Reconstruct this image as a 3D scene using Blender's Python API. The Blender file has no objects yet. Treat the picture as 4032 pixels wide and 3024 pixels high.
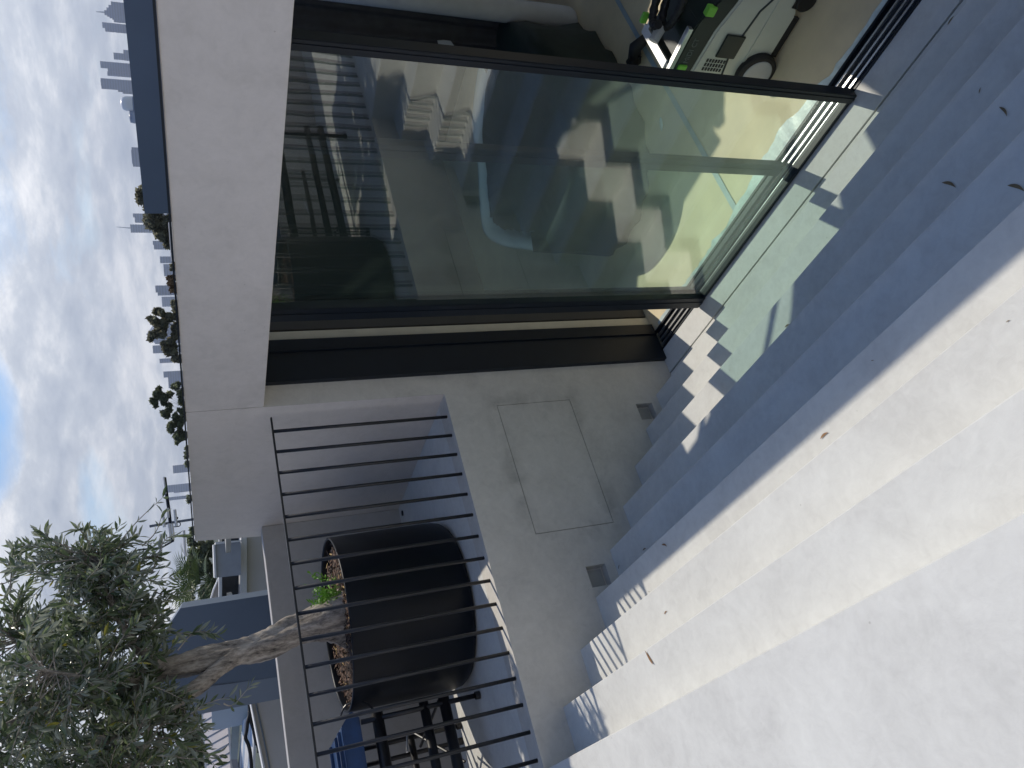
import bpy, bmesh, math, random
from mathutils import Vector, Matrix
from math import radians, sin, cos, pi

random.seed(7)
SC = bpy.context.scene
COL = SC.collection
S = 2.4                                   # metres per survey unit

# ------------------------------------------------------------------ camera
F = 3086.885                              # focal length in photo pixels (4032 x 3024)
RX = Vector((0.55629905, 0.2869917, -0.77985071))   # rows: world axes seen from the upright camera
RY = Vector((0.82846829, -0.26448753, 0.49364627))
RZ = Vector((-0.06458841, -0.92069654, -0.38489768))

cam_d = bpy.data.cameras.new('camera')
cam = bpy.data.objects.new('camera', cam_d)
COL.objects.link(cam)
right_up = Vector((RX[0], RY[0], RZ[0]))
down_up = Vector((RX[1], RY[1], RZ[1]))
fwd = Vector((RX[2], RY[2], RZ[2]))
M3 = Matrix((down_up, right_up, -fwd)).transposed()     # the phone was held on its side
cam.matrix_world = M3.to_4x4()
cam_d.sensor_fit = 'HORIZONTAL'
cam_d.sensor_width = 36.0
cam_d.lens = 36.0 * F / 4032.0
cam_d.clip_start = 0.02
cam_d.clip_end = 30000
SC.camera = cam

def ray(x, y):                            # survey of the photo: direction of a sight line
    v = Vector((3024 - y - 1512.0, x - 2016.0, F))
    return Vector((RX.dot(v), RY.dot(v), RZ.dot(v)))
def pix(P):                                # where a point of the scene shows in the photo
    v = Vector((RX[0] * P.x + RY[0] * P.y + RZ[0] * P.z, RX[1] * P.x + RY[1] * P.y + RZ[1] * P.z, RX[2] * P.x + RY[2] * P.y + RZ[2] * P.z))
    return (2016 + F * v.y / v.z, 3024 - (1512 + F * v.x / v.z))
def hitX(x, y, X): r = ray(x, y); return r * (X / r.x)
def hitY(x, y, Y): r = ray(x, y); return r * (Y / r.y)
def hitZ(x, y, Z): r = ray(x, y); return r * (Z / r.z)
def far(x, y, d): r = ray(x, y); return r * (d / math.hypot(r.x, r.y))

# ------------------------------------------------------------------ light
SUN = Vector((-0.5, 1.0, 1.357)).normalized()
SUN_EL = math.asin(SUN.z)
SUN_AZ = math.atan2(SUN.x, SUN.y)         # clockwise from +Y
sun_d = bpy.data.lights.new('sun', 'SUN')
sun_d.energy = 2.8
sun_d.angle = radians(0.55)
sun_d.color = (1.0, 0.92, 0.79)
sun = bpy.data.objects.new('sun', sun_d)
COL.objects.link(sun)
sun.rotation_euler = (-SUN).to_track_quat('-Z', 'Y').to_euler()
sun.location = (0, 0, 20)

w = bpy.data.worlds.new('World'); SC.world = w; w.use_nodes = True
nt = w.node_tree; nt.nodes.clear()
def N(t, kind, **kw):
    n = t.nodes.new(kind)
    for k, v in kw.items(): setattr(n, k, v)
    return n
out = N(nt, 'ShaderNodeOutputWorld'); bg = N(nt, 'ShaderNodeBackground')
sky = N(nt, 'ShaderNodeTexSky', sky_type='NISHITA', sun_disc=False)
sky.sun_elevation = SUN_EL; sky.sun_rotation = SUN_AZ
sky.air_density = 1.0; sky.dust_density = 0.6; sky.ozone_density = 1.6
SKY_STRENGTH = 0.132
bg.inputs['Strength'].default_value = SKY_STRENGTH
tc = N(nt, 'ShaderNodeTexCoord')
sep = N(nt, 'ShaderNodeSeparateXYZ'); nt.links.new(tc.outputs['Generated'], sep.inputs[0])
def MA(t, op, a, b=None, c=None, clamp=False):
    n = N(t, 'ShaderNodeMath', operation=op); n.use_clamp = clamp
    for i, v in enumerate((a, b, c)):
        if v is None: continue
        if isinstance(v, (int, float)): n.inputs[i].default_value = v
        else: t.links.new(v, n.inputs[i])
    return n.outputs[0]
zc = MA(nt, 'ADD', MA(nt, 'MAXIMUM', sep.outputs['Z'], 0.0), 0.27)
px = MA(nt, 'DIVIDE', sep.outputs['X'], zc); py = MA(nt, 'DIVIDE', sep.outputs['Y'], zc)
comb = N(nt, 'ShaderNodeCombineXYZ')
nt.links.new(px, comb.inputs[0]); nt.links.new(py, comb.inputs[1])
def noise(t, vec, scale, det=6, rough=.55, dist=0.0):
    n = N(t, 'ShaderNodeTexNoise'); n.inputs['Scale'].default_value = scale
    n.inputs['Detail'].default_value = det; n.inputs['Roughness'].default_value = rough
    n.inputs['Distortion'].default_value = dist
    if vec is not None: t.links.new(vec, n.inputs['Vector'])
    return n.outputs['Fac']
def ramp(t, fac, stops):
    r = N(t, 'ShaderNodeValToRGB'); e = r.color_ramp.elements
    while len(e) < len(stops): e.new(.5)
    for k, (p, c) in zip(e, stops):
        k.position = p; k.color = (*c, 1) if len(c) == 3 else c
    t.links.new(fac, r.inputs[0]); return r.outputs['Color']
n1 = noise(nt, comb.outputs[0], 1.0, 9, .58, .35)
n2 = noise(nt, comb.outputs[0], 3.2, 8, .6, .2)
dens = MA(nt, 'ADD', MA(nt, 'MULTIPLY', n1, .72), MA(nt, 'MULTIPLY', n2, .28))
# cover thins towards the zenith
thin = MA(nt, 'MULTIPLY', MA(nt, 'SUBTRACT', 1.0, MA(nt, 'MULTIPLY', sep.outputs['Z'], 1.6), clamp=True), 0.34)
dens2 = MA(nt, 'ADD', dens, MA(nt, 'SUBTRACT', thin, 0.15))
# one clear gap in the cloud, left of the view
gap = N(nt, 'ShaderNodeVectorMath', operation='DOT_PRODUCT'); nt.links.new(tc.outputs['Generated'], gap.inputs[0]); gap.inputs[1].default_value = ray(-400, 1690).normalized()
gp = N(nt, 'ShaderNodeMapRange'); nt.links.new(gap.outputs['Value'], gp.inputs[0]); gp.inputs[1].default_value = .9925; gp.inputs[2].default_value = .9995; gp.inputs[3].default_value = 0.0; gp.inputs[4].default_value = .30
dens2 = MA(nt, 'SUBTRACT', dens2, gp.outputs[0])
cover = ramp(nt, dens2, [(.42, (0, 0, 0)), (.60, (1, 1, 1))])
shade_n = MA(nt, 'ADD', MA(nt, 'MULTIPLY', noise(nt, comb.outputs[0], 1.7, 12, .66, .15), .74), MA(nt, 'MULTIPLY', noise(nt, comb.outputs[0], 5.0, 10, .6, .2), .26))
cloud_c = ramp(nt, shade_n, [(.38, (2.35, 2.65, 3.25)), (.49, (3.45, 3.7, 4.15)), (.60, (5.9, 5.9, 6.0))])
# clouds glow more the closer they stand to the sun
sdot = N(nt, 'ShaderNodeVectorMath', operation='DOT_PRODUCT'); nt.links.new(tc.outputs['Generated'], sdot.inputs[0]); sdot.inputs[1].default_value = SUN
glow = MA(nt, 'ADD', 1.0, MA(nt, 'MULTIPLY', MA(nt, 'POWER', MA(nt, 'MAXIMUM', sdot.outputs['Value'], 0.0), 4.0), 1.3))
cl2 = N(nt, 'ShaderNodeVectorMath', operation='SCALE'); nt.links.new(cloud_c, cl2.inputs[0]); nt.links.new(glow, cl2.inputs['Scale'])
mix = N(nt, 'ShaderNodeMixRGB'); nt.links.new(cover, mix.inputs[0])
deep = N(nt, 'ShaderNodeMixRGB', blend_type='MULTIPLY'); deep.inputs[0].default_value = 1.0
nt.links.new(sky.outputs[0], deep.inputs[1]); deep.inputs[2].default_value = (.55, .68, .84, 1)
nt.links.new(deep.outputs[0], mix.inputs[1]); nt.links.new(cl2.outputs[0], mix.inputs[2])
nt.links.new(mix.outputs[0], bg.inputs['Color']); nt.links.new(bg.outputs[0], out.inputs['Surface'])

SC.view_settings.view_transform = 'Standard'
SC.view_settings.look = 'None'
SC.view_settings.exposure = 0.22
SC.view_settings.gamma = 1.0
SC.view_settings.use_curve_mapping = False
SC.render.engine = 'CYCLES'
SC.cycles.max_bounces = 10
SC.cycles.transparent_max_bounces = 24
SC.cycles.volume_bounces = 0

# ------------------------------------------------------------------ helpers
def link(o, parent=None):
    COL.objects.link(o)
    if parent is not None: o.parent = parent
    return o
def empty(name, label, cat, loc=(0, 0, 0), group=None):
    o = bpy.data.objects.new(name, None); o.empty_display_size = .1
    o.location = loc; link(o); return tag(o, label, cat, group)
def tag(o, label=None, cat=None, group=None, kind=None):
    if label: o['label'] = label
    if cat: o['category'] = cat
    if group: o['group'] = group
    if kind: o['kind'] = kind
    return o
def obj(name, bm, mat, parent=None, smooth=False):
    me = bpy.data.meshes.new(name); bm.normal_update(); bm.to_mesh(me); bm.free()
    if mat is not None:
        for m in (mat if isinstance(mat, (list, tuple)) else [mat]): me.materials.append(m)
    if smooth:
        for p in me.polygons: p.use_smooth = True
    o = bpy.data.objects.new(name, me); link(o, parent)
    if parent is not None: o.matrix_parent_inverse = Matrix.Translation(-parent.location)
    return o
def box(bm, x0, x1, y0, y1, z0, z1, bev=0.0, mi=0):
    r = bmesh.ops.create_cube(bm, size=1)
    vs = r['verts']
    for v in vs:
        v.co = Vector(((x0 + x1) / 2 + v.co.x * (x1 - x0), (y0 + y1) / 2 + v.co.y * (y1 - y0), (z0 + z1) / 2 + v.co.z * (z1 - z0)))
    fs = {f for v in vs for f in v.link_faces}
    for f in fs: f.material_index = mi
    if bev > 0:
        es = list({e for f in fs for e in f.edges})
        bmesh.ops.bevel(bm, geom=es, offset=bev, segments=2, affect='EDGES', clamp_overlap=True)
def B(*a, **k): bm = bmesh.new(); box(bm, *a, **k); return bm
def prism(bm, pts, off):                   # polygon (3D points) extruded by a vector
    off = Vector(off)
    a = [bm.verts.new(p) for p in pts]; b = [bm.verts.new(Vector(p) + off) for p in pts]
    n = len(pts)
    bm.faces.new(a); bm.faces.new(b[::-1])
    for i in range(n): bm.faces.new((a[i], b[i], b[(i + 1) % n], a[(i + 1) % n]))
    bmesh.ops.recalc_face_normals(bm, faces=bm.faces[:])
def PR(pts, off): bm = bmesh.new(); prism(bm, pts, off); return bm
def tube(bm, pts, rad, seg=8, cap=True):
    pts = [Vector(p) for p in pts]
    rs = rad if isinstance(rad, (list, tuple)) else [rad] * len(pts)
    rings = []; up = None
    for i, p in enumerate(pts):
        t = (pts[min(i + 1, len(pts) - 1)] - pts[max(i - 1, 0)]).normalized()
        if up is None:
            up = t.orthogonal().normalized()
        up = (up - t * up.dot(t)).normalized(); sd = t.cross(up)
        rings.append([bm.verts.new(p + (up * cos(2 * pi * k / seg) + sd * sin(2 * pi * k / seg)) * rs[i]) for k in range(seg)])
    for a, b in zip(rings, rings[1:]):
        for k in range(seg): bm.faces.new((a[k], a[(k + 1) % seg], b[(k + 1) % seg], b[k]))
    if cap: bm.faces.new(rings[0][::-1]); bm.faces.new(rings[-1])
def TB(pts, rad, seg=8): bm = bmesh.new(); tube(bm, pts, rad, seg); return bm
def lathe(bm, prof, c, seg=48):
    rings = []
    for r, z in prof:
        rings.append([bm.verts.new((c[0] + r * cos(2 * pi * k / seg), c[1] + r * sin(2 * pi * k / seg), z)) for k in range(seg)])
    for a, b in zip(rings, rings[1:]):
        for k in range(seg): bm.faces.new((a[k], a[(k + 1) % seg], b[(k + 1) % seg], b[k]))
    return rings
def smoothcurve(pts, n=6, closed=False):
    pts = [Vector(p) for p in pts]; out = []
    m = len(pts)
    rng = range(m if closed else m - 1)
    for i in rng:
        if closed: p0, p1, p2, p3 = pts[(i - 1) % m], pts[i], pts[(i + 1) % m], pts[(i + 2) % m]
        else: p0, p1, p2, p3 = pts[max(i - 1, 0)], pts[i], pts[i + 1], pts[min(i + 2, m - 1)]
        for k in range(n):
            t = k / n
            out.append(.5 * ((2 * p1) + (p2 - p0) * t + (2 * p0 - 5 * p1 + 4 * p2 - p3) * t * t + (3 * p1 - p0 - 3 * p2 + p3) * t ** 3))
    if not closed: out.append(pts[-1])
    return out

# ------------------------------------------------------------------ materials
def newmat(name):
    m = bpy.data.materials.new(name); m.use_nodes = True
    t = m.node_tree; p = t.nodes['Principled BSDF']; return m, t, p
def plain(name, col, rough=.6, metal=0.0, var=.08, scale=6.0, bump=0.0, bscale=60.0, spec=.5):
    m, t, p = newmat(name)
    g = N(t, 'ShaderNodeNewGeometry')
    f = noise(t, g.outputs['Position'], scale, 5, .6)
    a = tuple(max(0, c * (1 - var)) for c in col); b = tuple(c * (1 + var) for c in col)
    t.links.new(ramp(t, f, [(.3, a), (.7, b)]), p.inputs['Base Color'])
    p.inputs['Roughness'].default_value = rough; p.inputs['Metallic'].default_value = metal
    p.inputs['Specular IOR Level'].default_value = spec
    if bump > 0:
        bn = N(t, 'ShaderNodeBump'); bn.inputs['Strength'].default_value = bump; bn.inputs['Distance'].default_value = .004
        t.links.new(noise(t, g.outputs['Position'], bscale, 4, .6), bn.inputs['Height'])
        t.links.new(bn.outputs[0], p.inputs['Normal'])
    return m
def plaster(name, lo, hi, bump=.25, rough=.62, stretch=(1, 1, 1)):
    m, t, p = newmat(name)
    g = N(t, 'ShaderNodeNewGeometry')
    mp = N(t, 'ShaderNodeMapping'); t.links.new(g.outputs['Position'], mp.inputs[0]); mp.inputs['Scale'].default_value = stretch
    v = mp.outputs[0]
    big = noise(t, v, 1.1, 5, .6, .8)
    mid = noise(t, v, 4.6, 9, .68, .7)
    fine = noise(t, v, 26, 6, .65, .6)
    s = MA(t, 'ADD', MA(t, 'MULTIPLY', big, .34), MA(t, 'ADD', MA(t, 'MULTIPLY', mid, .38), MA(t, 'MULTIPLY', fine, .28)))
    c = ramp(t, s, [(.36, lo), (.5, tuple((a + b) / 2 * 1.015 for a, b in zip(lo, hi))), (.64, hi)])
    # sparse trowel scratches and specks
    wv = N(t, 'ShaderNodeTexVoronoi', feature='F1'); wv.inputs['Scale'].default_value = 9.0
    t.links.new(v, wv.inputs['Vector'])
    spk = ramp(t, wv.outputs['Distance'], [(.018, (.55, .53, .5)), (.034, (1, 1, 1))])
    mx = N(t, 'ShaderNodeMixRGB', blend_type='MULTIPLY'); mx.inputs[0].default_value = .55
    t.links.new(c, mx.inputs[1]); t.links.new(spk, mx.inputs[2])
    t.links.new(mx.outputs[0], p.inputs['Base Color'])
    rr = N(t, 'ShaderNodeMapRange'); t.links.new(mid, rr.inputs[0])
    rr.inputs[3].default_value = rough - .12; rr.inputs[4].default_value = rough + .12
    t.links.new(rr.outputs[0], p.inputs['Roughness'])
    p.inputs['Specular IOR Level'].default_value = .35
    bn = N(t, 'ShaderNodeBump'); bn.inputs['Strength'].default_value = bump; bn.inputs['Distance'].default_value = .006
    hh = MA(t, 'ADD', MA(t, 'MULTIPLY', mid, .7), MA(t, 'MULTIPLY', fine, .3))
    t.links.new(hh, bn.inputs['Height']); t.links.new(bn.outputs[0], p.inputs['Normal'])
    return m
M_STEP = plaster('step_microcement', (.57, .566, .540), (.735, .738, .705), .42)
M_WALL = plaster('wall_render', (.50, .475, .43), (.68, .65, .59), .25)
def hatch_smudge(m, yc, hy, zc, hz):       # grubby filler marks round the hatch joint
    t = m.node_tree; p = t.nodes['Principled BSDF']; old = p.inputs['Base Color'].links[0].from_socket
    g = N(t, 'ShaderNodeNewGeometry'); sp = N(t, 'ShaderNodeSeparateXYZ'); t.links.new(g.outputs['Position'], sp.inputs[0])
    dy = MA(t, 'SUBTRACT', MA(t, 'ABSOLUTE', MA(t, 'SUBTRACT', sp.outputs['Y'], yc)), hy)
    dz = MA(t, 'SUBTRACT', MA(t, 'ABSOLUTE', MA(t, 'SUBTRACT', sp.outputs['Z'], zc)), hz)
    d = MA(t, 'ABSOLUTE', MA(t, 'ADD', MA(t, 'MAXIMUM', dy, dz), -.02))
    near = MA(t, 'SUBTRACT', 1.0, MA(t, 'DIVIDE', d, .085), clamp=True)
    n_ = N(t, 'ShaderNodeMapRange'); t.links.new(noise(t, g.outputs['Position'], 3.4, 6, .6, .5), n_.inputs[0]); n_.inputs[1].default_value = .42; n_.inputs[2].default_value = .62
    k = MA(t, 'SUBTRACT', 1.0, MA(t, 'MULTIPLY', MA(t, 'MULTIPLY', near, n_.outputs[0]), .34))
    mxx = N(t, 'ShaderNodeMixRGB', blend_type='MULTIPLY'); mxx.inputs[0].default_value = 1.0
    cc = N(t, 'ShaderNodeCombineColor')
    for i_ in range(3): t.links.new(k, cc.inputs[i_])
    t.links.new(old, mxx.inputs[1]); t.links.new(cc.outputs[0], mxx.inputs[2]); t.links.new(mxx.outputs[0], p.inputs['Base Color'])
hatch_smudge(M_WALL, .7755 * S, .1785 * S, -.836 * S, .1045 * S)
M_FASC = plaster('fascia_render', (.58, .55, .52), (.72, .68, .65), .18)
M_DRK = plain('black_aluminium', (.005, .010, .018), .46, 0, .1, 8, spec=.4)
M_RAILBLK = plain('black_powdercoat', (.022, .023, .026), .42, .2, .15, 30)
M_ALU = plain('bare_aluminium', (.62, .63, .64), .3, .9, .06, 20)
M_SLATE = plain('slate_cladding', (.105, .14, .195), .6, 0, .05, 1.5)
M_SLATE2 = plain('slate_lighter_side', (.19, .225, .28), .6, 0, .05, 1.5)  # slate again, its colour raised to stand for the brighter side of the block
M_WHITE = plain('white_paint', (.72, .71, .70), .55, 0, .05, 2)
M_PALE = plain('pale_board', (.52, .50, .49), .6, 0, .06, 1.2)
M_ROOFW = plain('pale_metal_roofing', (.66, .60, .57), .5, .0, .06, .8)
M_BLUEW = plain('pale_blue_steel', (.42, .50, .60), .45, .1, .08, 1.0)
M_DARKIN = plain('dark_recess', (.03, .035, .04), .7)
M_PLYW = plain('fibre_cement_floor', (.70, .60, .40), .7, 0, .08, 5, .15, 40)
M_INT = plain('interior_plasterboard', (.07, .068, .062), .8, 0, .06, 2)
M_INTP = plain('cream_reveal', (.62, .58, .46), .7, 0, .08, 8)
M_TAPE = plain('grey_blue_tape', (.33, .42, .46), .5, 0, .1, 15)
M_FILM = plain('pale_film', (.60, .70, .70), .35, 0, .15, 25, .5, 30)
M_BATH = plain('white_acrylic', (.74, .77, .74), .2, 0, .03, 3)
M_LINER = plain('dark_green_liner', (.020, .032, .026), .5, 0, .35, 6, .4, 12)
M_CURT = plain('black_drape', (.03, .03, .035), .75, 0, .3, 10)
M_CURTP = plain('pale_grey_drape', (.42, .43, .43), .7, 0, .1, 6)
M_MBODY = plain('beige_grey_plastic', (.58, .60, .52), .42, 0, .04, 8)
M_MDARK = plain('dark_green_plastic', (.022, .033, .030), .45, 0, .1, 10)
M_MBLK = plain('black_rubber', (.014, .014, .016), .6, 0, .2, 30)
M_MGRN = plain('lime_green_plastic', (.22, .60, .07), .4, 0, .05, 10)
M_MTXT = plain('grey_print', (.13, .16, .15), .5)
M_POT = plain('black_pot', (.004, .006, .010), .40, 0, .25, 5, .05, 25, spec=.22)
M_SOIL = plain('bark_mulch', (.040, .024, .015), .9, 0, .6, 40, 1.0, 90)
M_STRAW = plain('pale_straw', (.50, .33, .12), .7, 0, .3, 30)
M_NAVY = plain('navy_blue_steel', (.012, .045, .13), .38, .1, .35, 9)
M_FRAME = plain('black_tube', (.012, .012, .014), .4, .1, .1, 20)
M_SPROUT = plain('bright_green_shoot', (.20, .42, .05), .5, 0, .25, 60)
M_FERN = M_SPROUT

def bark_mat():
    m, t, p = newmat('olive_bark')
    g = N(t, 'ShaderNodeNewGeometry'); mp = N(t, 'ShaderNodeMapping'); mp.inputs['Scale'].default_value = (9, 9, 3.2)
    t.links.new(g.outputs['Position'], mp.inputs[0])
    a = noise(t, mp.outputs[0], .9, 8, .7, 1.6); b = noise(t, mp.outputs[0], 6.5, 6, .7, .4)
    s = MA(t, 'ADD', MA(t, 'MULTIPLY', a, .6), MA(t, 'MULTIPLY', b, .4))
    t.links.new(ramp(t, s, [(.36, (.035, .031, .028)), (.45, (.24, .21, .18)), (.60, (.56, .50, .43))]), p.inputs['Base Color'])
    p.inputs['Roughness'].default_value = .85
    bn = N(t, 'ShaderNodeBump'); bn.inputs['Strength'].default_value = .9; bn.inputs['Distance'].default_value = .012
    t.links.new(s, bn.inputs['Height']); t.links.new(bn.outputs[0], p.inputs['Normal'])
    return m
M_BARK = bark_mat()
def leaf_mat(name, lo, hi, rough=.4, trans=.25, back=None):
    m, t, p = newmat(name)
    g = N(t, 'ShaderNodeNewGeometry')
    c = ramp(t, g.outputs['Random Per Island'], [(0, lo), (.85, hi), (1, tuple(min(1, x * 1.5) for x in hi))])
    if back:
        mx = N(t, 'ShaderNodeMixRGB'); t.links.new(g.outputs['Backfacing'], mx.inputs[0])
        t.links.new(c, mx.inputs[1]); mx.inputs[2].default_value = (*back, 1); c = mx.outputs[0]
    t.links.new(c, p.inputs['Base Color']); p.inputs['Roughness'].default_value = rough
    tr = N(t, 'ShaderNodeBsdfTranslucent'); ms = N(t, 'ShaderNodeMixShader'); ms.inputs[0].default_value = trans
    t.links.new(c, tr.inputs['Color']); t.links.new(p.outputs[0], ms.inputs[1]); t.links.new(tr.outputs[0], ms.inputs[2])
    t.links.new(ms.outputs[0], t.nodes['Material Output'].inputs['Surface'])
    return m
M_LEAF = leaf_mat('olive_leaf', (.085, .125, .062), (.20, .25, .13), .2, .4, (.32, .35, .28))
M_LEAFY = leaf_mat('yellowing_leaf', (.20, .21, .04), (.36, .32, .05), .4, .3)
M_FAR1 = leaf_mat('gum_foliage', (.11, .105, .07), (.30, .29, .20), .7, .6)
M_FAR2 = leaf_mat('dark_pine_foliage', (.08, .095, .06), (.25, .28, .17), .7, .6)
M_PALM = leaf_mat('palm_frond', (.05, .09, .03), (.12, .17, .06), .5, .2)
M_RUST = leaf_mat('rusty_foliage', (.10, .06, .03), (.22, .14, .07), .7, .1)
M_DRY = leaf_mat('dry_leaf', (.24, .13, .06), (.36, .20, .09), .6, .05)
M_DRYD = leaf_mat('dark_dry_leaf', (.15, .11, .06), (.27, .19, .09), .6, .05)

def glass_mat(name, tint, refl=1.0, f0=.14):
    m = bpy.data.materials.new(name); m.use_nodes = True; t = m.node_tree; t.nodes.clear()
    o = N(t, 'ShaderNodeOutputMaterial'); tr = N(t, 'ShaderNodeBsdfTransparent'); gl = N(t, 'ShaderNodeBsdfGlossy')
    tr.inputs['Color'].default_value = (*tint, 1); gl.inputs['Roughness'].default_value = 0.0
    gl.inputs['Color'].default_value = (1, 1, 1, 1)
    # Schlick reflectance, the same from either side of the thin pane
    g0 = N(t, 'ShaderNodeNewGeometry'); dt = N(t, 'ShaderNodeVectorMath', operation='DOT_PRODUCT')
    t.links.new(g0.outputs['Incoming'], dt.inputs[0]); t.links.new(g0.outputs['Normal'], dt.inputs[1])
    cs = MA(t, 'ABSOLUTE', dt.outputs['Value'])
    sch = MA(t, 'ADD', f0, MA(t, 'MULTIPLY', MA(t, 'POWER', MA(t, 'SUBTRACT', 1.0, cs, clamp=True), 5.0), .95))
    ms = N(t, 'ShaderNodeMixShader'); t.links.new(MA(t, 'MULTIPLY', sch, refl), ms.inputs[0])
    # slight waviness of the toughened pane
    g = N(t, 'ShaderNodeNewGeometry'); bn = N(t, 'ShaderNodeBump'); bn.inputs['Strength'].default_value = .03; bn.inputs['Distance'].default_value = .02
    t.links.new(noise(t, g.outputs['Position'], 3.0, 2, .4), bn.inputs['Height']); t.links.new(bn.outputs[0], gl.inputs['Normal'])
    t.links.new(tr.outputs[0], ms.inputs[1]); t.links.new(gl.outputs[0], ms.inputs[2])
    # building dust on the pane scatters the sun that comes through it
    du = N(t, 'ShaderNodeBsdfTranslucent'); du.inputs['Color'].default_value = (.80, .95, .86, 1)
    dr_ = N(t, 'ShaderNodeMapRange'); t.links.new(noise(t, g.outputs['Position'], 2.2, 7, .6, .6), dr_.inputs[0]); dr_.inputs[1].default_value = .3; dr_.inputs[2].default_value = .7; dr_.inputs[3].default_value = .002; dr_.inputs[4].default_value = .010
    m2_ = N(t, 'ShaderNodeMixShader'); t.links.new(dr_.outputs[0], m2_.inputs[0]); t.links.new(ms.outputs[0], m2_.inputs[1]); t.links.new(du.outputs[0], m2_.inputs[2])
    t.links.new(m2_.outputs[0], o.inputs['Surface'])
    return m
M_GLASS = glass_mat('green_tinted_glass', (.93, 1.0, .968))
M_GLASS2 = glass_mat('green_tinted_inner_glass', (.93, 1.0, .968), f0=.035)

def tower_mat(name, col, lit=.10):
    m, t, p = newmat(name)
    g = N(t, 'ShaderNodeNewGeometry'); sp = N(t, 'ShaderNodeSeparateXYZ'); t.links.new(g.outputs['Position'], sp.inputs[0])
    fl = MA(t, 'FRACT', MA(t, 'DIVIDE', sp.outputs['Z'], 7.6))
    st = ramp(t, fl, [(.45, tuple(c * .72 for c in col)), (.55, col)])
    t.links.new(st, p.inputs['Base Color']); p.inputs['Roughness'].default_value = .35
    return m
M_TW = [tower_mat('blue_glass_tower', (.11, .18, .34)), tower_mat('grey_concrete_tower', (.16, .23, .38)), tower_mat('pale_tower', (.24, .31, .45))]

# ------------------------------------------------------------------ survey numbers (metres)
XW = -1.604 * S            # stair side wall
YF = 1.000 * S             # front plane of the fascia and the wall behind the terrace
PITCH, RISE = .104 * S, .0757 * S
NOS0, ZTOP = .115 * S, -.602 * S
def nos(k): return NOS0 + PITCH * k
def tz(k): return ZTOP - RISE * k
ZL = tz(9)                 # lower landing
XP = -2.274 * S            # inner face of terrace parapet
XR = 2.3                   # right hand end of the stairs, where the added wall stands
YT0 = 1.020 * S; YT1 = 1.088 * S; YTR = 1.152 * S; YIN = 1.18 * S
ZFB = -.1655 * S           # underside of fascia
ZFL = ZL - .008

# ------------------------------------------------------------------ setting: staircase
st = empty('staircase', 'light grey microcement staircase going down to the black framed sliding door', 'staircase', (XW, nos(8), ZL))
BZ = ZL - .5
def step_mesh(y0, y1, z):
    b = .004
    pts = [(XW, y0, BZ), (XW, y1, BZ), (XW, y1, z - b), (XW, y1 - b * .3, z - b * .3), (XW, y1 - b, z), (XW, y0, z)]
    return PR(pts, (XR - XW, 0, 0))
for k in range(1, 9):
    obj('step', step_mesh(nos(k - 1), nos(k), tz(k)), M_STEP, st)
obj('lower_landing', step_mesh(nos(8), 1.0135 * S, ZL), M_STEP, st)
obj('threshold', PR([(XW, 1.0175 * S, BZ), (XW, YT1, BZ), (XW, YT1, ZL), (XW, 1.0175 * S, ZL)], (XR - XW, 0, 0)), M_STEP, st)
obj('drain_slot', B(XW, XR, 1.0137 * S, 1.0173 * S, BZ, ZL - .03), M_DARKIN, st)
ul = obj('upper_landing', PR([(XW, -6, BZ), (XW, NOS0, BZ), (XW, NOS0, ZTOP - .004), (XW, NOS0 - .004, ZTOP), (XW, -6, ZTOP)], (XR - XW, 0, 0)), M_STEP)
tag(ul, kind='structure')
tf = obj('terrace_floor', B(XP - .2, XW - .16, -6, YF, ZTOP - .3, ZTOP - .002), M_STEP); tag(tf, kind='structure')

# side wall with recessed light niches and the access panel
sw = empty('side_wall', 'warm grey rendered wall beside the stairs carrying the balustrade', 'wall', (XW, 0, BZ))
def rect_px(pts, X):
    q = [hitX(*p, X) for p in pts]
    return min(v.y for v in q), max(v.y for v in q), min(v.z for v in q), max(v.z for v in q)
panel_r = (.597 * S, .954 * S, -.9405 * S, -.7315 * S)
niche_a = (.872 * S, .9225 * S, -1.2095 * S + .002, -1.132 * S)
niche_b = (.4505 * S, .501 * S, tz(4) + .008 - .0, -.829 * S)
niche_b = (.4505 * S, .501 * S, -.880 * S, -.829 * S)
niche_a = (.872 * S, .9225 * S, -1.183 * S, -1.132 * S)
ys = sorted({-6, panel_r[0], panel_r[1], niche_a[0], niche_a[1], niche_b[0], niche_b[1], YF, YIN})
zs = sorted({BZ, panel_r[2], panel_r[3], niche_a[2], niche_a[3], niche_b[2], niche_b[3], ZTOP, ZFB + .1})
bm = bmesh.new(); gv = {}
def V(y, z):
    if (y, z) not in gv: gv[(y, z)] = bm.verts.new((XW, y, z))
    return gv[(y, z)]
def inside(y, z, r): return r[0] < y < r[1] and r[2] < z < r[3]
for y0, y1 in zip(ys, ys[1:]):
    for z0, z1 in zip(zs, zs[1:]):
        cy, cz = (y0 + y1) / 2, (z0 + z1) / 2
        if any(inside(cy, cz, r) for r in (panel_r, niche_a, niche_b)): continue
        if cz > ZTOP and cy < YF: continue
        bm.faces.new((V(y0, z0), V(y1, z0), V(y1, z1), V(y0, z1)))
def recess(r, d):
    y0, y1, z0, z1 = r; X = XW - d
    q = [bm.verts.new((XW, y, z)) for y, z in ((y0, z0), (y1, z0), (y1, z1), (y0, z1))]
    b = [bm.verts.new((X, y, z)) for y, z in ((y0, z0), (y1, z0), (y1, z1), (y0, z1))]
    for i in range(4): bm.faces.new((q[i], q[(i + 1) % 4], b[(i + 1) % 4], b[i]))
    bm.faces.new(b)
recess(panel_r, .03); recess(niche_a, .055); recess(niche_b, .055)
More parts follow.
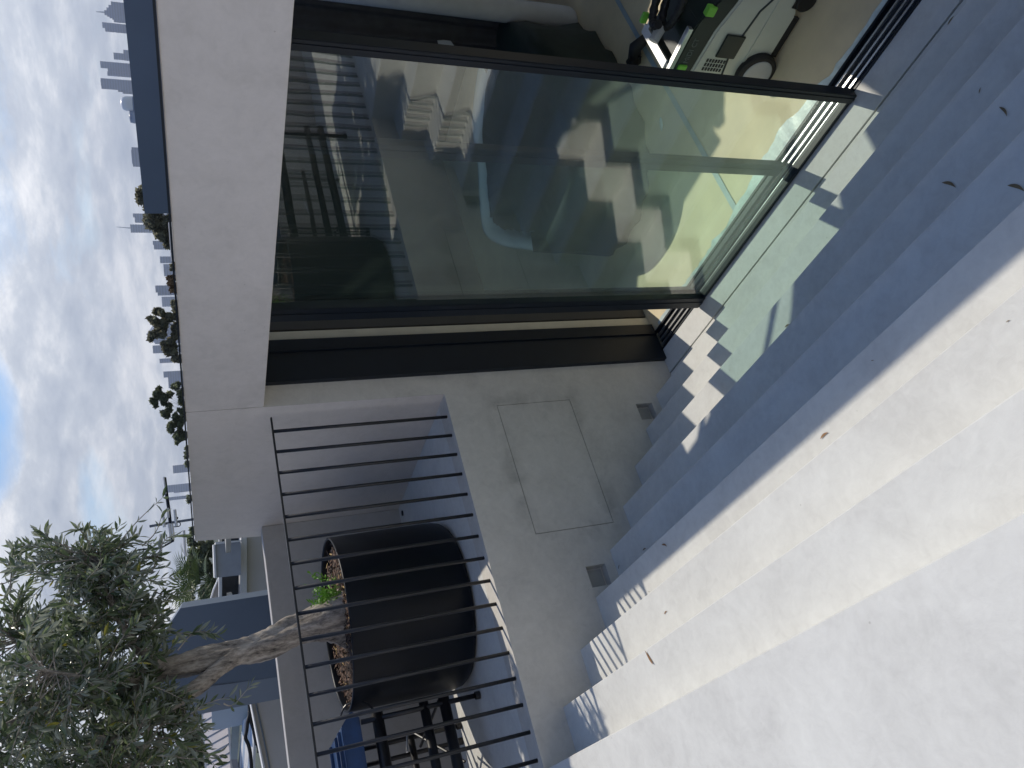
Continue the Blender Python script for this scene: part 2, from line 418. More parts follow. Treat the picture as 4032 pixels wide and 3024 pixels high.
# kerb top strip under the balusters
a = [bm.verts.new(p) for p in ((XW, -6, ZTOP), (XW, YF, ZTOP), (XW - .16, YF, ZTOP), (XW - .16, -6, ZTOP))]; bm.faces.new(a)
a = [bm.verts.new(p) for p in ((XW - .16, -6, ZTOP), (XW - .16, YF, ZTOP), (XW - .16, YF, ZTOP - .01), (XW - .16, -6, ZTOP - .01))]; bm.faces.new(a)
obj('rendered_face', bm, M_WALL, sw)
g = .0035
obj('access_panel', B(XW - .03, XW - .0005, panel_r[0] + g, panel_r[1] - g, panel_r[2] + g, panel_r[3] - g), M_WALL, sw)
for r in (niche_a, niche_b):
    lg = obj('step_light', B(XW - .054, XW - .046, r[0] + .012, r[1] - .012, r[2] + .012, r[3] - .012, bev=.002), plain('frosted_lens', (.34, .34, .32), .5), sw)

# right wall, added out of view to keep sky light off the lower treads
rw = obj('added_shade_wall', B(XR, XR + .2, -1.5, YF, BZ, ZTOP + .95), M_WALL)
tag(rw, 'grey wall added unseen at the far right to shade the stair well', 'wall')

# wall added unseen behind the viewpoint to bounce warm sun onto the fascia
rh = obj('added_bounce_wall', B(-7.0, 5.0, -4.4, -4.1, ZTOP - .5, 2.6), M_FASC)
tag(rh, 'pale wall added behind the viewer to bounce sun onto the house front', 'wall')

# ------------------------------------------------------------------ house: fascia, wall, roof, room
hw = empty('house', 'grey rendered house front above the sliding door with a long thin dark capping', 'house', (XW, YF, ZL))
T = .14
XL0 = -2.275 * S           # left end of the upper wall
XLE = -2.318 * S
obj('fascia', B(XW + .0015, 5.2, YF, YF + T, ZFB, .004, bev=.003), M_FASC, hw)
bm = bmesh.new()
prism(bm, [(XW - .0015, YF, ZTOP - .3), (XP - .18, YF, ZTOP - .3), (XP - .18, YF, -.19 * S), (XLE, YF, .002), (XW - .0015, YF, .002)], (0, T, 0))
obj('wall', bm, M_FASC, hw)
obj('capping', B(XLE - .01, 5.2, YF - .006, YF + T + .02, .006, .014), M_DRK, hw)
# roof slab with the curved skylight opening
bm = bmesh.new()
ZR0, ZR1 = -.105 * S, -.09 * S
cx, cy, cr, clipY = -1.65 * S, 1.80 * S, .55 * S, 2.225 * S
loop = []
for i in range(72):
    an = 2 * pi * i / 72
    if cy + cr * sin(an) < clipY: loop.append((cx + cr * cos(an), cy + cr * sin(an)))
i0 = next(i for i in range(len(loop)) if loop[i][0] < cx - .5 and loop[i][1] > cy and loop[i - 1][0] > cx)
loop = loop[:i0] + [(x * S, y * S) for x, y in ((-1.10, 2.40), (-1.08, 2.74), (-1.40, 2.78), (-1.60, 2.74), (-1.55, 2.60), (-1.50, 2.42), (-1.49, 2.226))] + loop[i0:]
outer = [(-6.2, YF + T), (5.2, YF + T), (5.2, 7.4), (-6.2, 7.4)]
vo = [bm.verts.new((x, y, ZR1)) for x, y in outer]; vi = [bm.verts.new((x, y, ZR1)) for x, y in loop]
ed = [bm.edges.new((vo[i], vo[(i + 1) % 4])) for i in range(4)]
for i in range(len(vi)): ed.append(bm.edges.new((vi[i], vi[(i + 1) % len(vi)])))
bmesh.ops.triangle_fill(bm, use_beauty=True, edges=ed)
r = bmesh.ops.extrude_face_region(bm, geom=bm.faces[:])
for v in [e for e in r['geom'] if isinstance(e, bmesh.types.BMVert)]: v.co.z = ZR0
bmesh.ops.recalc_face_normals(bm, faces=bm.faces[:])
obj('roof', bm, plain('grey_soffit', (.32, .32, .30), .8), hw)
obj('skylight_bar', TB([(-1.62 * S, 1.20 * S, ZR0), (-1.05 * S, 1.62 * S, ZR0)], .016, 8), M_DRK, hw)
# interior
fl = obj('room_floor', B(-6.2, 5.2, YTR + .012, 7.3, ZFL - .1, ZFL), M_PLYW); tag(fl, kind='structure')
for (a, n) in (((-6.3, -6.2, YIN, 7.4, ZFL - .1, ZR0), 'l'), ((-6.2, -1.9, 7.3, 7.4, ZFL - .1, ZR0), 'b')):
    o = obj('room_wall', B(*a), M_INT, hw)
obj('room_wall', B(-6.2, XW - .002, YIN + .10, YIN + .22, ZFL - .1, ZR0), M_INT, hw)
obj('cream_reveal', B(XW - .25, XW - .001, YIN + .002, YIN + .085, ZFL - .05, ZR0), M_INTP, hw)

# ------------------------------------------------------------------ sliding door
df = empty('door_frame', 'black aluminium door frame with a three rail bottom track under the fascia', 'door frame', (XW, YT1, ZL))
jm = bmesh.new()
box(jm, XW, XW + .035, 1.058 * S, YIN, ZL + .001, ZFB + .15)
for yy in (1.142, ): box(jm, XW + .0352, XW + .05, yy * S, yy * S + .008, ZL + .004, ZFB + .14)
obj('jamb', jm, M_DRK, df)
obj('head', B(XW + .036, 5.1, YF + T + .003, YIN, ZFB + .02, ZFB + .14), M_DRK, df)
sl = bmesh.new()
box(sl, XW + .036, 5.1, YT1 + .001, YTR + .006, ZFL - .06, ZL - .016)
box(sl, XW + .036, 5.1, YT1 + .001, YT1 + .012, ZL - .015, ZL + .004)
box(sl, XW + .036, 5.1, YTR - .008, YTR + .005, ZL - .015, ZL + .003)
obj('sill_track', sl, M_DRK, df)
for yy in (1.104, 1.119, 1.136):
    obj('rail', B(XW + .036, 5.1, yy * S - .005, yy * S + .005, ZL - .015, ZL - .001), M_ALU, df)
def door_panel(x0, x1, yc, label, wl, wr, dep=.03, gm=None):
    r = empty('sliding_door_panel', label, 'sliding door', (x0, yc, ZL), 'glass panels of the sliding door')
    zt = ZFB + .10; zb = ZL + .006
    for (a, b_) in ((x0, x0 + wl), (x1 - wr, x1)):
        s_ = bmesh.new(); box(s_, a, b_, yc - dep, yc + dep, zb, zt, bev=.003)
        box(s_, a + (b_ - a) * .38, a + (b_ - a) * .62, yc - dep - .004, yc - dep + .001, zb + .003, zt - .003)
        obj('stile', s_, M_DRK, r)
    obj('bottom_rail', B(x0 + wl + .001, x1 - wr - .001, yc - dep + .006, yc + dep - .006, zb, zb + .022, bev=.002), M_DRK, r)
    obj('top_rail', B(x0 + wl + .001, x1 - wr - .001, yc - dep + .006, yc + dep - .006, zt - .06, zt, bev=.002), M_DRK, r)
    obj('glass_pane', B(x0 + wl - .01, x1 - wr + .01, yc - .008, yc + .008, zb + .01, zt - .02), gm or M_GLASS, r)
    return r
door_panel(-1.381 * S, -.706 * S, YT1 - .028 + .02, 'front tinted glass sliding panel with thick black stiles left slightly open', .10, .05)
door_panel(-1.395 * S, -.930 * S, 1.128 * S, 'narrower tinted glass sliding panel one track behind the front one', .07, .075, .022, M_GLASS2)
# masking film, torn along the inner edge of the track
bm = bmesh.new(); pr = None; yb = YTR + .012
xx = XW + .1
while xx < 3:
    wdt = .010 + .012 * random.random() + .012 * abs(math.sin(xx * 3.1))
    if -2.95 < xx < -1.7: wdt = .02 + .035 * (1 + math.sin(xx * 5)) + .012 * math.sin(xx * 23)
    c = (bm.verts.new((xx, yb, ZFL + .004)), bm.verts.new((xx, yb + wdt, ZFL + .004 + random.random() * .012)))
    if pr: bm.faces.new((pr[0], c[0], c[1], pr[1]))
    pr = c; xx += .035
tag(obj('masking_film', bm, M_FILM, smooth=True), 'crumpled translucent masking film stuck along the door track', 'masking film')
bm = bmesh.new(); pr = None
yv = 1.172 * S
while yv < 2.6 * S:
    wv_ = .028 + random.uniform(-.002, .002)
    c = (bm.verts.new((-1.118 * S - wv_ / 2, yv, ZFL + .004)), bm.verts.new((-1.118 * S + wv_ / 2 + .012, yv, ZFL + .005)))
    if pr: bm.faces.new((pr[0], pr[1], c[1], c[0]))
    pr = c; yv += .05
tag(obj('floor_tape', bm, M_TAPE), 'long grey blue tape over a joint of the beige room floor', 'tape')
pb = hitZ(1600 + 1710 / 1.7015, 400 + 150 / 1.7015, ZFL)
bm = bmesh.new(); bmesh.ops.create_icosphere(bm, subdivisions=2, radius=1)
for v in bm.verts: v.co = Vector((pb.x + v.co.x * .02 + v.co.y * .02, pb.y + v.co.y * .045, ZFL + .004 + v.co.z * .004))
tag(obj('paint_splash', bm, M_FILM, smooth=True), 'small pale scrap of film lying on the beige room floor', 'scrap')

# ------------------------------------------------------------------ bath with torn liner
zb_ = -1.05 * S
rim = [(-1.764, 2.304), (-1.845, 2.14), (-1.928, 2.02), (-1.968, 1.915), (-1.90, 1.79), (-1.76, 1.635), (-1.60, 1.50), (-1.40, 1.50), (-1.28, 1.64), (-1.25, 1.92), (-1.32, 2.20), (-1.52, 2.38)]
rc = smoothcurve([(x * S, y * S, zb_) for x, y in rim], 7, True)
cen = sum(rc, Vector()) / len(rc)
def scaled(f, z, jit=0):
    return [Vector((cen.x + (p.x - cen.x) * (f + random.uniform(-jit, jit)), cen.y + (p.y - cen.y) * (f + random.uniform(-jit, jit)), z)) for p in rc]
bath = empty('bath_tub', 'white freestanding bath with a torn dark protective liner seen through the glass', 'bath', (cen.x, cen.y, ZFL))
bm = bmesh.new(); loops = [scaled(.80, ZFL + .01), scaled(.90, ZFL + .15), scaled(.97, zb_ - .10), scaled(1.0, zb_ - .02), scaled(.995, zb_), scaled(.97, zb_ + .004), scaled(.93, zb_ - .008), scaled(.86, zb_ - .10), scaled(.72, zb_ - .40), scaled(.3, zb_ - .45)]
rg = [[bm.verts.new(p) for p in l] for l in loops]
for a, b_ in zip(rg, rg[1:]):
    for k in range(len(a)): bm.faces.new((a[k], a[(k + 1) % len(a)], b_[(k + 1) % len(a)], b_[k]))
bm.faces.new(rg[-1])
obj('shell', bm, M_BATH, bath, smooth=True)
bm = bmesh.new(); lo = scaled(.80, zb_ - .035, .022); li = scaled(.5, zb_ - .06, .01)
a = [bm.verts.new(p + Vector((0, 0, random.uniform(0, .012)))) for p in lo]; b_ = [bm.verts.new(p) for p in li]
for k in range(len(a)): bm.faces.new((a[k], a[(k + 1) % len(a)], b_[(k + 1) % len(a)], b_[k]))
bm.faces.new(b_)
obj('torn_liner', bm, M_LINER, bath)
bm = bmesh.new(); near = [k for k, p in enumerate(rc) if (p.x - cen.x) * .72 - (p.y - cen.y) * .70 > .20 * S or (p.x > cen.x + .1)]
prev = None
for k in [q % len(rc) for q in range(len(rc) * 2)][:len(rc) + 1]:
    if k not in near: prev = None; continue
    p = rc[k]; v = Vector((p.x - cen.x, p.y - cen.y, 0)); j_ = .012 * math.sin(k * 1.9)
    c = [bm.verts.new(cen + v * .80 + Vector((0, 0, .004))), bm.verts.new(cen + v * 1.01 + Vector((0, 0, .03))), bm.verts.new(cen + v * (1.025 + j_) + Vector((0, 0, -.10))),
         bm.verts.new(Vector((cen.x + v.x * (1.02 - j_), cen.y + v.y * (1.02 - j_), ZFL + .25))), bm.verts.new(Vector((cen.x + v.x * (1.05 + j_ * 2), cen.y + v.y * (1.05 + j_ * 2), ZFL + .01)))]
    if prev:
        for a_ in range(4): bm.faces.new((prev[a_], c[a_], c[a_ + 1], prev[a_ + 1]))
    prev = c
obj('draped_liner', bm, M_LINER, bath, smooth=True)

# ------------------------------------------------------------------ drape at the open side
dr = empty('hanging_drape', 'black drape with one pale fold hanging behind the open side of the doorway', 'curtain', (-1.3 * S, 2.28 * S, ZFL))
def drape(x0, x1, y, mat, nm, z0, amp=.03, wl=.16):
    bm = bmesh.new(); n = max(8, int((x1 - x0) / .012)); prev = None
    for i in range(n + 1):
        x = x0 + (x1 - x0) * i / n; yy = y + amp * math.sin(2 * pi * (x - x0) / wl) + .008 * math.sin(x * 91)
        zz = z0 + .05 * math.sin((x - x0) * 9 + 1)
        c = [bm.verts.new((x, yy + .02 * j * math.sin(x * 13), zz + (ZR0 - zz) * j / 4)) for j in range(5)]
        if prev:
            for j in range(4): bm.faces.new((prev[j], c[j], c[j + 1], prev[j + 1]))
        prev = c
    obj(nm, bm, mat, dr, smooth=True)
YD = 2.28 * S; KD = 1.14
drape(-1.33 * S * KD, -1.185 * S * KD, YD, M_CURT, 'dark_fold', ZFL + .06, .02, .2)
obj('pale_fold', TB([(-1.148 * S * KD, YD - .06, ZR0), (-1.148 * S * KD, YD - .06, -.9 * S), (-1.148 * S * KD, YD - .065, ZFL + .08), (-1.146 * S * KD, YD - .07, ZFL + .03), (-1.142 * S * KD, YD - .07, ZFL + .004)], [.088, .088, .09, .076, .05], 20), M_CURTP, dr, smooth=True)
drape(-1.12 * S, -.40 * S, YD, M_CURT, 'dark_fold', ZFL + .06)
tag(obj('pale_patch', PR([hitY(1000 + x / 1.659, y / 1.659, YD - .06) for x, y in ((1198, 265), (1240, 262), (1285, 268), (1308, 300), (1306, 330), (1230, 330), (1212, 318))], (0, .003, 0)), M_CURTP), 'small pale patch on the black drape behind the door stile', 'scrap')  # flat pale shape just in front of the drape

# ------------------------------------------------------------------ dust extractor on wheels
YM = 1.325 * S; DM = .15 * S
mx = empty('dust_extractor', 'beige and dark green mobile dust extractor on wheels behind the door stile', 'vacuum cleaner', (-.8 * S, YM, ZFL))
def U(x, z): return (x * S, YM, z * S)
prof = [(-.868, -1.262), (-.80, -1.262), (-.70, -1.262), (-.655, -1.235), (-.632, -1.19), (-.625, -1.15), (-.632, -1.125), (-.68, -1.106), (-.757, -1.086), (-.859, -1.079), (-.868, -1.079)]
bm = PR([U(*p) for p in prof], (0, DM, 0))
bmesh.ops.bevel(bm, geom=bm.edges[:], offset=.014, segments=3, affect='EDGES', clamp_overlap=True)
body = obj('container', bm, M_MBODY, mx, smooth=False)
prof2 = [(-.868, -1.0785), (-.859, -1.0785), (-.757, -1.0855), (-.68, -1.1055), (-.645, -1.113), (-.655, -1.085), (-.70, -1.055), (-.745, -1.036), (-.80, -1.032), (-.868, -1.032)]
bm = PR([(x * S, YM + .006, z * S) for x, z in prof2], (0, DM - .012, 0))
bmesh.ops.bevel(bm, geom=bm.edges[:], offset=.006, segments=2, affect='EDGES', clamp_overlap=True)
obj('motor_head', bm, M_MDARK, mx)
# seam between the shells, latch, vent grille
obj('seam', TB([(-.866 * S, YM - .001, -1.162 * S), (-.80 * S, YM - .001, -1.150 * S), (-.70 * S, YM - .001, -1.165 * S), (-.632 * S, YM - .001, -1.20 * S)], .006, 6), M_MDARK, mx)
lt = bmesh.new(); box(lt, -.812 * S, -.757 * S, YM - .014, YM - .002, -1.165 * S, -1.115 * S, bev=.004); obj('latch', lt, M_MDARK, mx)
for i in range(7):
    for j in range(3):
        obj('vent_slot', B((-.848 + j * .0105) * S, (-.8405 + j * .0105) * S, YM - .004, YM - .0005, (-1.150 + i * .0075) * S, (-1.146 + i * .0075) * S), M_MBLK, mx)
obj('tray_rib', B(-.86 * S, -.66 * S, YM - .006, YM - .0005, -1.20 * S, -1.196 * S), M_MBODY, mx)
# wheel
def disc(c, r, w_, seg=32):
    bm = bmesh.new(); pr_ = [(r * .86, 0), (r * .97, w_ * .15), (r, w_ * .5), (r * .97, w_ * .85), (r * .86, w_)]
    rings = [[bm.verts.new((c[0] + rr * cos(2 * pi * k / seg), c[1] + yy, c[2] + rr * sin(2 * pi * k / seg))) for k in range(seg)] for rr, yy in pr_]
    for a, b_ in zip(rings, rings[1:]):
        for k in range(seg): bm.faces.new((a[k], a[(k + 1) % seg], b_[(k + 1) % seg], b_[k]))
    bm.faces.new(rings[0]); bm.faces.new(rings[-1][::-1]); return bm
wh = obj('wheel', disc((-.838 * S, YM - .035, -1.240 * S), .049 * S, .05), M_MBLK, mx, smooth=False)
hb = obj('hub', disc((-.838 * S, YM - .041, -1.240 * S), .036 * S, .008), plain('pale_grey_hub', (.42, .44, .46), .4), mx)
obj('caster', disc((-.665 * S, YM - .01, -1.265 * S), .024 * S, .04), M_MBLK, mx)
obj('caster_fork', B(-.685 * S, -.645 * S, YM - .006, YM + .03, -1.262 * S, -1.235 * S, bev=.006), M_MBLK, mx)
obj('skid', B(-.80 * S, -.705 * S, YM + .01, YM + .03, -1.278 * S, -1.262 * S), M_MBLK, mx)
# top rail, garage frame and hose
obj('top_rail', B(-.866 * S, -.76 * S, YM + .004, YM + .018, -1.031 * S, -1.021 * S), M_ALU, mx)
obj('top_rail', B(-.866 * S, -.76 * S, YM + .022, YM + .034, -1.031 * S, -1.021 * S), M_ALU, mx)
obj('cross_rail', PR([(-.866 * S, YM + .04, -1.02 * S), (-.845 * S, YM + .04, -1.02 * S), (-.845 * S, YM + DM, -1.02 * S), (-.866 * S, YM + DM, -1.02 * S)], (0, 0, .012)), M_ALU, mx)
obj('cross_rail', PR([(-.845 * S, YM + DM - .05, -1.02 * S), (-.80 * S, YM + DM - .05, -1.02 * S), (-.80 * S, YM + DM - .02, -1.02 * S), (-.845 * S, YM + DM - .02, -1.02 * S)], (0, 0, .012)), M_ALU, mx)
for (a, b_) in (((-.865, .0), (-.842, 0)), ((-.727, .0), (-.705, 0))):
    obj('green_clip', B(a[0] * S, b_[0] * S, YM - .004, YM + .03, -1.062 * S, -1.040 * S, bev=.004), M_MGRN, mx)
obj('green_clip', B(-.836 * S, -.812 * S, YM + DM - .045, YM + DM - .02, -1.005 * S, -.99 * S, bev=.004), M_MGRN, mx)
hp = []
for i in range(60):
    tt = i / 59 * 2 * pi * 1.6
    hp.append((-.735 * S + .13 * cos(tt) * 1.2, YM + .18 + .09 * sin(tt), -1.02 * S + i * .0016))
hr = [.019 + .004 * (i % 2) for i in range(60)]
obj('hose', TB(hp, hr, 10), M_MBLK, mx)
obj('hose_cuff', TB([(-.80 * S, YM + .16, -1.0 * S), (-.825 * S, YM + .12, -.985 * S)], [.03, .026], 12), M_CURTP, mx)
# faint lettering on the dark shell
fc = bpy.data.curves.new('lettering', 'FONT'); fc.body = 'MIDI CT'; fc.size = .040; fc.extrude = .0006
tmp = bpy.data.objects.new('tmp', fc); COL.objects.link(tmp)
bpy.context.view_layer.update()
me = bpy.data.meshes.new_from_object(tmp.evaluated_get(bpy.context.evaluated_depsgraph_get()))
COL.objects.unlink(tmp); bpy.data.objects.remove(tmp)
me.materials.clear(); me.materials.append(M_MTXT)
me.transform(Matrix.Translation((-.838 * S, YM + .004, -1.058 * S)) @ Matrix.Rotation(pi / 2, 4, 'X'))
lo_ = bpy.data.objects.new('lettering', me); link(lo_, mx); lo_.matrix_parent_inverse = Matrix.Translation(-mx.location)
# small tangled tool behind it
tl = empty('tangled_cable_tool', 'small black tool with tangled cable lying on the floor behind the extractor', 'tool', (-1.02 * S, 1.62 * S, ZFL))
q0 = hitZ(2200 + 470 / 1.58, 380 / 1.58, ZFL + .04); q1 = hitZ(2200 + 560 / 1.58, 220 / 1.58, ZFL + .04)
obj('tool_body', TB([q0, (q0 + q1) / 2 + Vector((0, 0, .05)), q1], [.05, .045, .03], 10), M_MBLK, tl, smooth=True)
cp = [q0 + Vector((random.uniform(-.11, .11), random.uniform(-.08, .08), random.uniform(0, .09))) for _ in range(11)]
obj('cable', TB(smoothcurve(cp, 5), .006, 6), M_MBLK, tl, smooth=True)

# ------------------------------------------------------------------ balustrade
bl = empty('balustrade', 'thin black steel balustrade with round balusters along the terrace edge', 'balustrade', (-1.63 * S, .5 * S, ZTOP))
XB = -1.6285 * S
ZRAIL = -.183 * S
bm = bmesh.new(); tube(bm, [(XB, .947 * S, ZTOP - .002), (XB, .947 * S, ZRAIL)], .0098, 10)
bm.normal_update(); bme = bpy.data.meshes.new('baluster'); bm.to_mesh(bme); bm.free(); bme.materials.append(M_RAILBLK)
for p in bme.polygons: p.use_smooth = True
for i in range(26):
    o = bpy.data.objects.new('baluster', bme); link(o, bl); o.matrix_parent_inverse = Matrix.Translation(-bl.location)
    o.location = (0, -i * .0540 * S, 0)
obj('top_rail', B(XB - .010, XB + .010, (.947 - 25.6 * .0540) * S, .984 * S, ZRAIL, ZRAIL + .010, bev=.002), M_RAILBLK, bl)

# ------------------------------------------------------------------ parapet across the terrace
pp = empty('parapet_wall', 'dark grey parapet wall with a sunlit top edge behind the potted tree', 'wall', (XP, 0, ZTOP))
ZPT = -.185 * S
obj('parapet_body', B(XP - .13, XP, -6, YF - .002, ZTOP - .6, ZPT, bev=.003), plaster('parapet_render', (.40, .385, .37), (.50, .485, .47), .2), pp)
obj('floor_outlet', TB([(XP + .10, .965 * S, ZTOP - .001), (XP + .10, .965 * S, ZTOP + .006)], .02, 14), M_DRK, pp)

# ------------------------------------------------------------------ pot and olive tree
TS = .965
PC = (-2.026 * S * TS, .600 * S * TS); PRD = .216 * S * TS; ZRIM = -.316 * S * TS
pot = empty('plant_pot', 'large round black planter pot standing on the terrace behind the balusters', 'plant pot', (PC[0], PC[1], ZTOP))
bm = bmesh.new(); zb0 = ZTOP
pr_ = [(PRD * .86, zb0 + .001), (PRD * .95, zb0 + .008), (PRD * .99, zb0 + .035), (PRD * 1.008, zb0 + .08), (PRD * 1.012, zb0 + .13), (PRD * 1.005, zb0 + .40), (PRD * 1.0, ZRIM - .006), (PRD * .995, ZRIM), (PRD * .975, ZRIM), (PRD * .97, ZRIM - .01), (PRD * .965, ZRIM - .12)]
rings = lathe(bm, pr_, PC, 72); bm.faces.new(rings[0][::-1])
obj('pot_shell', bm, M_POT, pot, smooth=True)
bm = bmesh.new(); n = 26; ZS = ZRIM - .055
g_ = [[None] * (n + 1) for _ in range(n + 1)]
rr_ = [[bm.verts.new((PC[0] + PRD * .966 * (i / 14) * cos(2 * pi * k / 40), PC[1] + PRD * .966 * (i / 14) * sin(2 * pi * k / 40), ZS + random.uniform(-.008, .010) + .03 * (1 - i / 14) ** 2)) for k in range(40)] for i in range(1, 15)]
for a, b_ in zip(rr_, rr_[1:]):
    for k in range(40): bm.faces.new((a[k], a[(k + 1) % 40], b_[(k + 1) % 40], b_[k]))
bm.faces.new(rr_[0][::-1])
tag(obj('soil', bm, M_SOIL, pot), kind=None)
bm = bmesh.new()
def chip(bm, c, l, w_, ang, tilt, mi):
    d = Vector((cos(ang) * cos(tilt), sin(ang) * cos(tilt), sin(tilt))) * l; s_ = Vector((-sin(ang), cos(ang), random.uniform(-.4, .4))) * w_
    q = [bm.verts.new(Vector(c) + v) for v in (-d - s_, d - s_, d + s_, -d + s_)]
    f = bm.faces.new(q); f.material_index = mi
for i in range(2600):
    a = random.uniform(0, 2 * pi); r_ = PRD * .95 * math.sqrt(random.random())
    chip(bm, (PC[0] + r_ * cos(a), PC[1] + r_ * sin(a), ZS + random.uniform(.004, .03)), random.uniform(.006, .022), random.uniform(.002, .005), random.uniform(0, pi), random.uniform(-.5, .5), 0 if random.random() < .55 else (1 if random.random() < .88 else 2))
mulch = obj('bark_mulch', bm, [plain('mulch_dark', (.05, .028, .018), .8, 0, .4, 50), plain('mulch_brown', (.16, .085, .05), .75, 0, .4, 50), M_STRAW], pot); mulch['kind'] = 'stuff'

tree = empty('olive_tree', 'old olive tree with leaning gnarled trunk and dense grey green crown in black pot', 'tree', (PC[0], PC[1], ZS))
XT = -2.018
def T3(y, z, dx=0): return Vector(((XT + dx) * S, y * S, z * S)) * TS
def trunk_mesh(path, rad, seg=22, wob=.26, seed=0):
    rnd = random.Random(seed); bm = bmesh.new(); pts = smoothcurve(path, 9); m_ = len(pts); n0 = len(rad)
    ph = [rnd.uniform(0, 6.28) for _ in range(6)]; rings = []; up = Vector((1, 0, 0))
    for i, p in enumerate(pts):
        t_ = (pts[min(i + 1, m_ - 1)] - pts[max(i - 1, 0)]).normalized(); up = (up - t_ * up.dot(t_)).normalized(); sd = t_.cross(up)
        f = i / (m_ - 1) * (n0 - 1); j = min(int(f), n0 - 2); r0 = rad[j] + (rad[j + 1] - rad[j]) * (f - j)
        ring = []
        for k in range(seg):
            a = 2 * pi * k / seg + i * .035
            rr = r0 * (1 + wob * .55 * sin(3 * a + ph[0] + i * .08) + wob * .5 * sin(5 * a + ph[1] - i * .13) + wob * .35 * sin(2 * a + i * .3 + ph[2]) + rnd.uniform(-.05, .05))
            ring.append(bm.verts.new(p + (up * cos(a) + sd * sin(a)) * rr))
        rings.append(ring)
    for a, b_ in zip(rings, rings[1:]):
        for k in range(seg): bm.faces.new((a[k], a[(k + 1) % seg], b_[(k + 1) % seg], b_[k]))
    bm.faces.new(rings[0][::-1]); bm.faces.new(rings[-1]); return bm
tp = [T3(.612, -.35), T3(.607, -.30, .01), T3(.600, -.225, .005), T3(.573, -.145), T3(.567, -.05), T3(.563, .035), T3(.560, .10, -.01), T3(.535, .19, -.01), T3(.528, .30)]
obj('trunk', trunk_mesh(tp, [.165, .120, .085, .074, .064, .060, .056, .046, .034], seed=1), M_BARK, tree, smooth=True)
b1 = [T3(.560, -.075, .01), T3(.536, -.030, .02), T3(.502, .025, .02), T3(.474, .085, .02), T3(.448, .155, .03), T3(.41, .24, .05)]
obj('limb', trunk_mesh(b1, [.045, .040, .036, .038, .034, .022], seg=16, seed=2), M_BARK, tree, smooth=True)
limbs = [tp, b1]
def limb(path, rad, seed):
    obj('limb', trunk_mesh(path, rad, seg=12, seed=seed), M_BARK, tree, smooth=True); limbs.append(path)
limb([T3(.563, .085), T3(.60, .13, .05), T3(.67, .17, .08), T3(.76, .20, .09), T3(.83, .21, .08)], [.035, .026, .018, .011, .006], 3)
limb([T3(.540, .18), T3(.58, .25, -.05), T3(.65, .33, -.08), T3(.73, .40, -.1)], [.03, .022, .015, .008], 4)
limb([T3(.474, .085, .02), T3(.44, .11, .08), T3(.38, .12, .13), T3(.31, .14, .15)], [.028, .02, .014, .007], 5)
limb([T3(.530, .27), T3(.50, .34, .06), T3(.47, .42, .1), T3(.45, .50, .12)], [.028, .02, .014, .007], 6)
limb([T3(.448, .155, .03), T3(.38, .23, -.03), T3(.30, .28, -.06), T3(.2, .30, -.08)], [.022, .018, .012, .007], 7)
limb([T3(.548, .13), T3(.53, .17, .10), T3(.53, .23, .17), T3(.55, .30, .2)], [.024, .018, .012, .007], 8)
limb([T3(.548, .13), T3(.55, .16, -.12), T3(.57, .22, -.2), T3(.58, .30, -.22)], [.024, .018, .012, .007], 9)
nodes = []
for l in limbs:
    c = smoothcurve(l, 5)
    nodes += [p for p in c if p.z > .02 * S]
# crown: twigs with pairs of narrow leaves
ELL = [((.0, .46, .40), (.34, .40, .34), 330), ((.03, .70, .17), (.20, .22, .13), 150), ((.02, .80, .27), (.18, .13, .16), 80), ((.05, .36, .10), (.20, .20, .12), 120), ((.08, .40, .25), (.25, .28, .2), 220)]
leaf_xf = []; twb = bmesh.new(); rl = random.Random(11)
def add_leaf(p, d, nrm, L_):
    leaf_xf.append((p, d.normalized(), nrm, L_))
def twig(p0, p1, nleaf, start=.3):
    mid = (p0 + p1) / 2 + Vector((rl.uniform(-.06, .06), rl.uniform(-.06, .06), rl.uniform(-.02, .08)))
    c = smoothcurve([p0, mid, p1], 6); tube(twb, c, [.0045 * (1 - .7 * i / (len(c) - 1)) for i in range(len(c))], 4, False)
    t_ = start
    for i in range(nleaf):
        f = start + (1 - start) * (i + 1) / nleaf; j = min(int(f * (len(c) - 1)), len(c) - 2); fr = f * (len(c) - 1) - j
        p = c[j].lerp(c[j + 1], fr); tg = (c[j + 1] - c[j]).normalized(); ax = tg.orthogonal().normalized()
        ang = rl.uniform(0, 6.28) + i * 1.57
        for sgn in (0, pi):
            ax2 = Matrix.Rotation(ang + sgn, 3, tg) @ ax
            d = (tg * rl.uniform(.5, 1.0) + ax2 * rl.uniform(.5, .9) + Vector((0, 0, rl.uniform(-.25, .15))))
            add_leaf(p, d, rl.uniform(0, 6.28), rl.uniform(.044, .086))
for (c0, rad, cnt) in ELL:
    for i in range(cnt):
        while True:
            v = Vector((rl.uniform(-1, 1), rl.uniform(-1, 1), rl.uniform(-1, 1)))
            if v.length < 1 and v.length > .25: break
        tip = Vector(((XT + c0[0] + v.x * rad[0]) * S, (c0[1] + v.y * rad[1]) * S, (c0[2] + v.z * rad[2]) * S)) * TS
        px_ = pix(tip)
        if 535 < px_[0] < 715 and 2835 < px_[1] < 2965: continue      # daylight shows through the crown here
        base = min(nodes, key=lambda q: (q - tip).length + rl.uniform(0, .12))
        dv = tip - base; L_ = dv.length
        if L_ > .55: base = tip - dv * (.55 / L_)
        twig(base, tip, rl.randint(7, 11), .25)
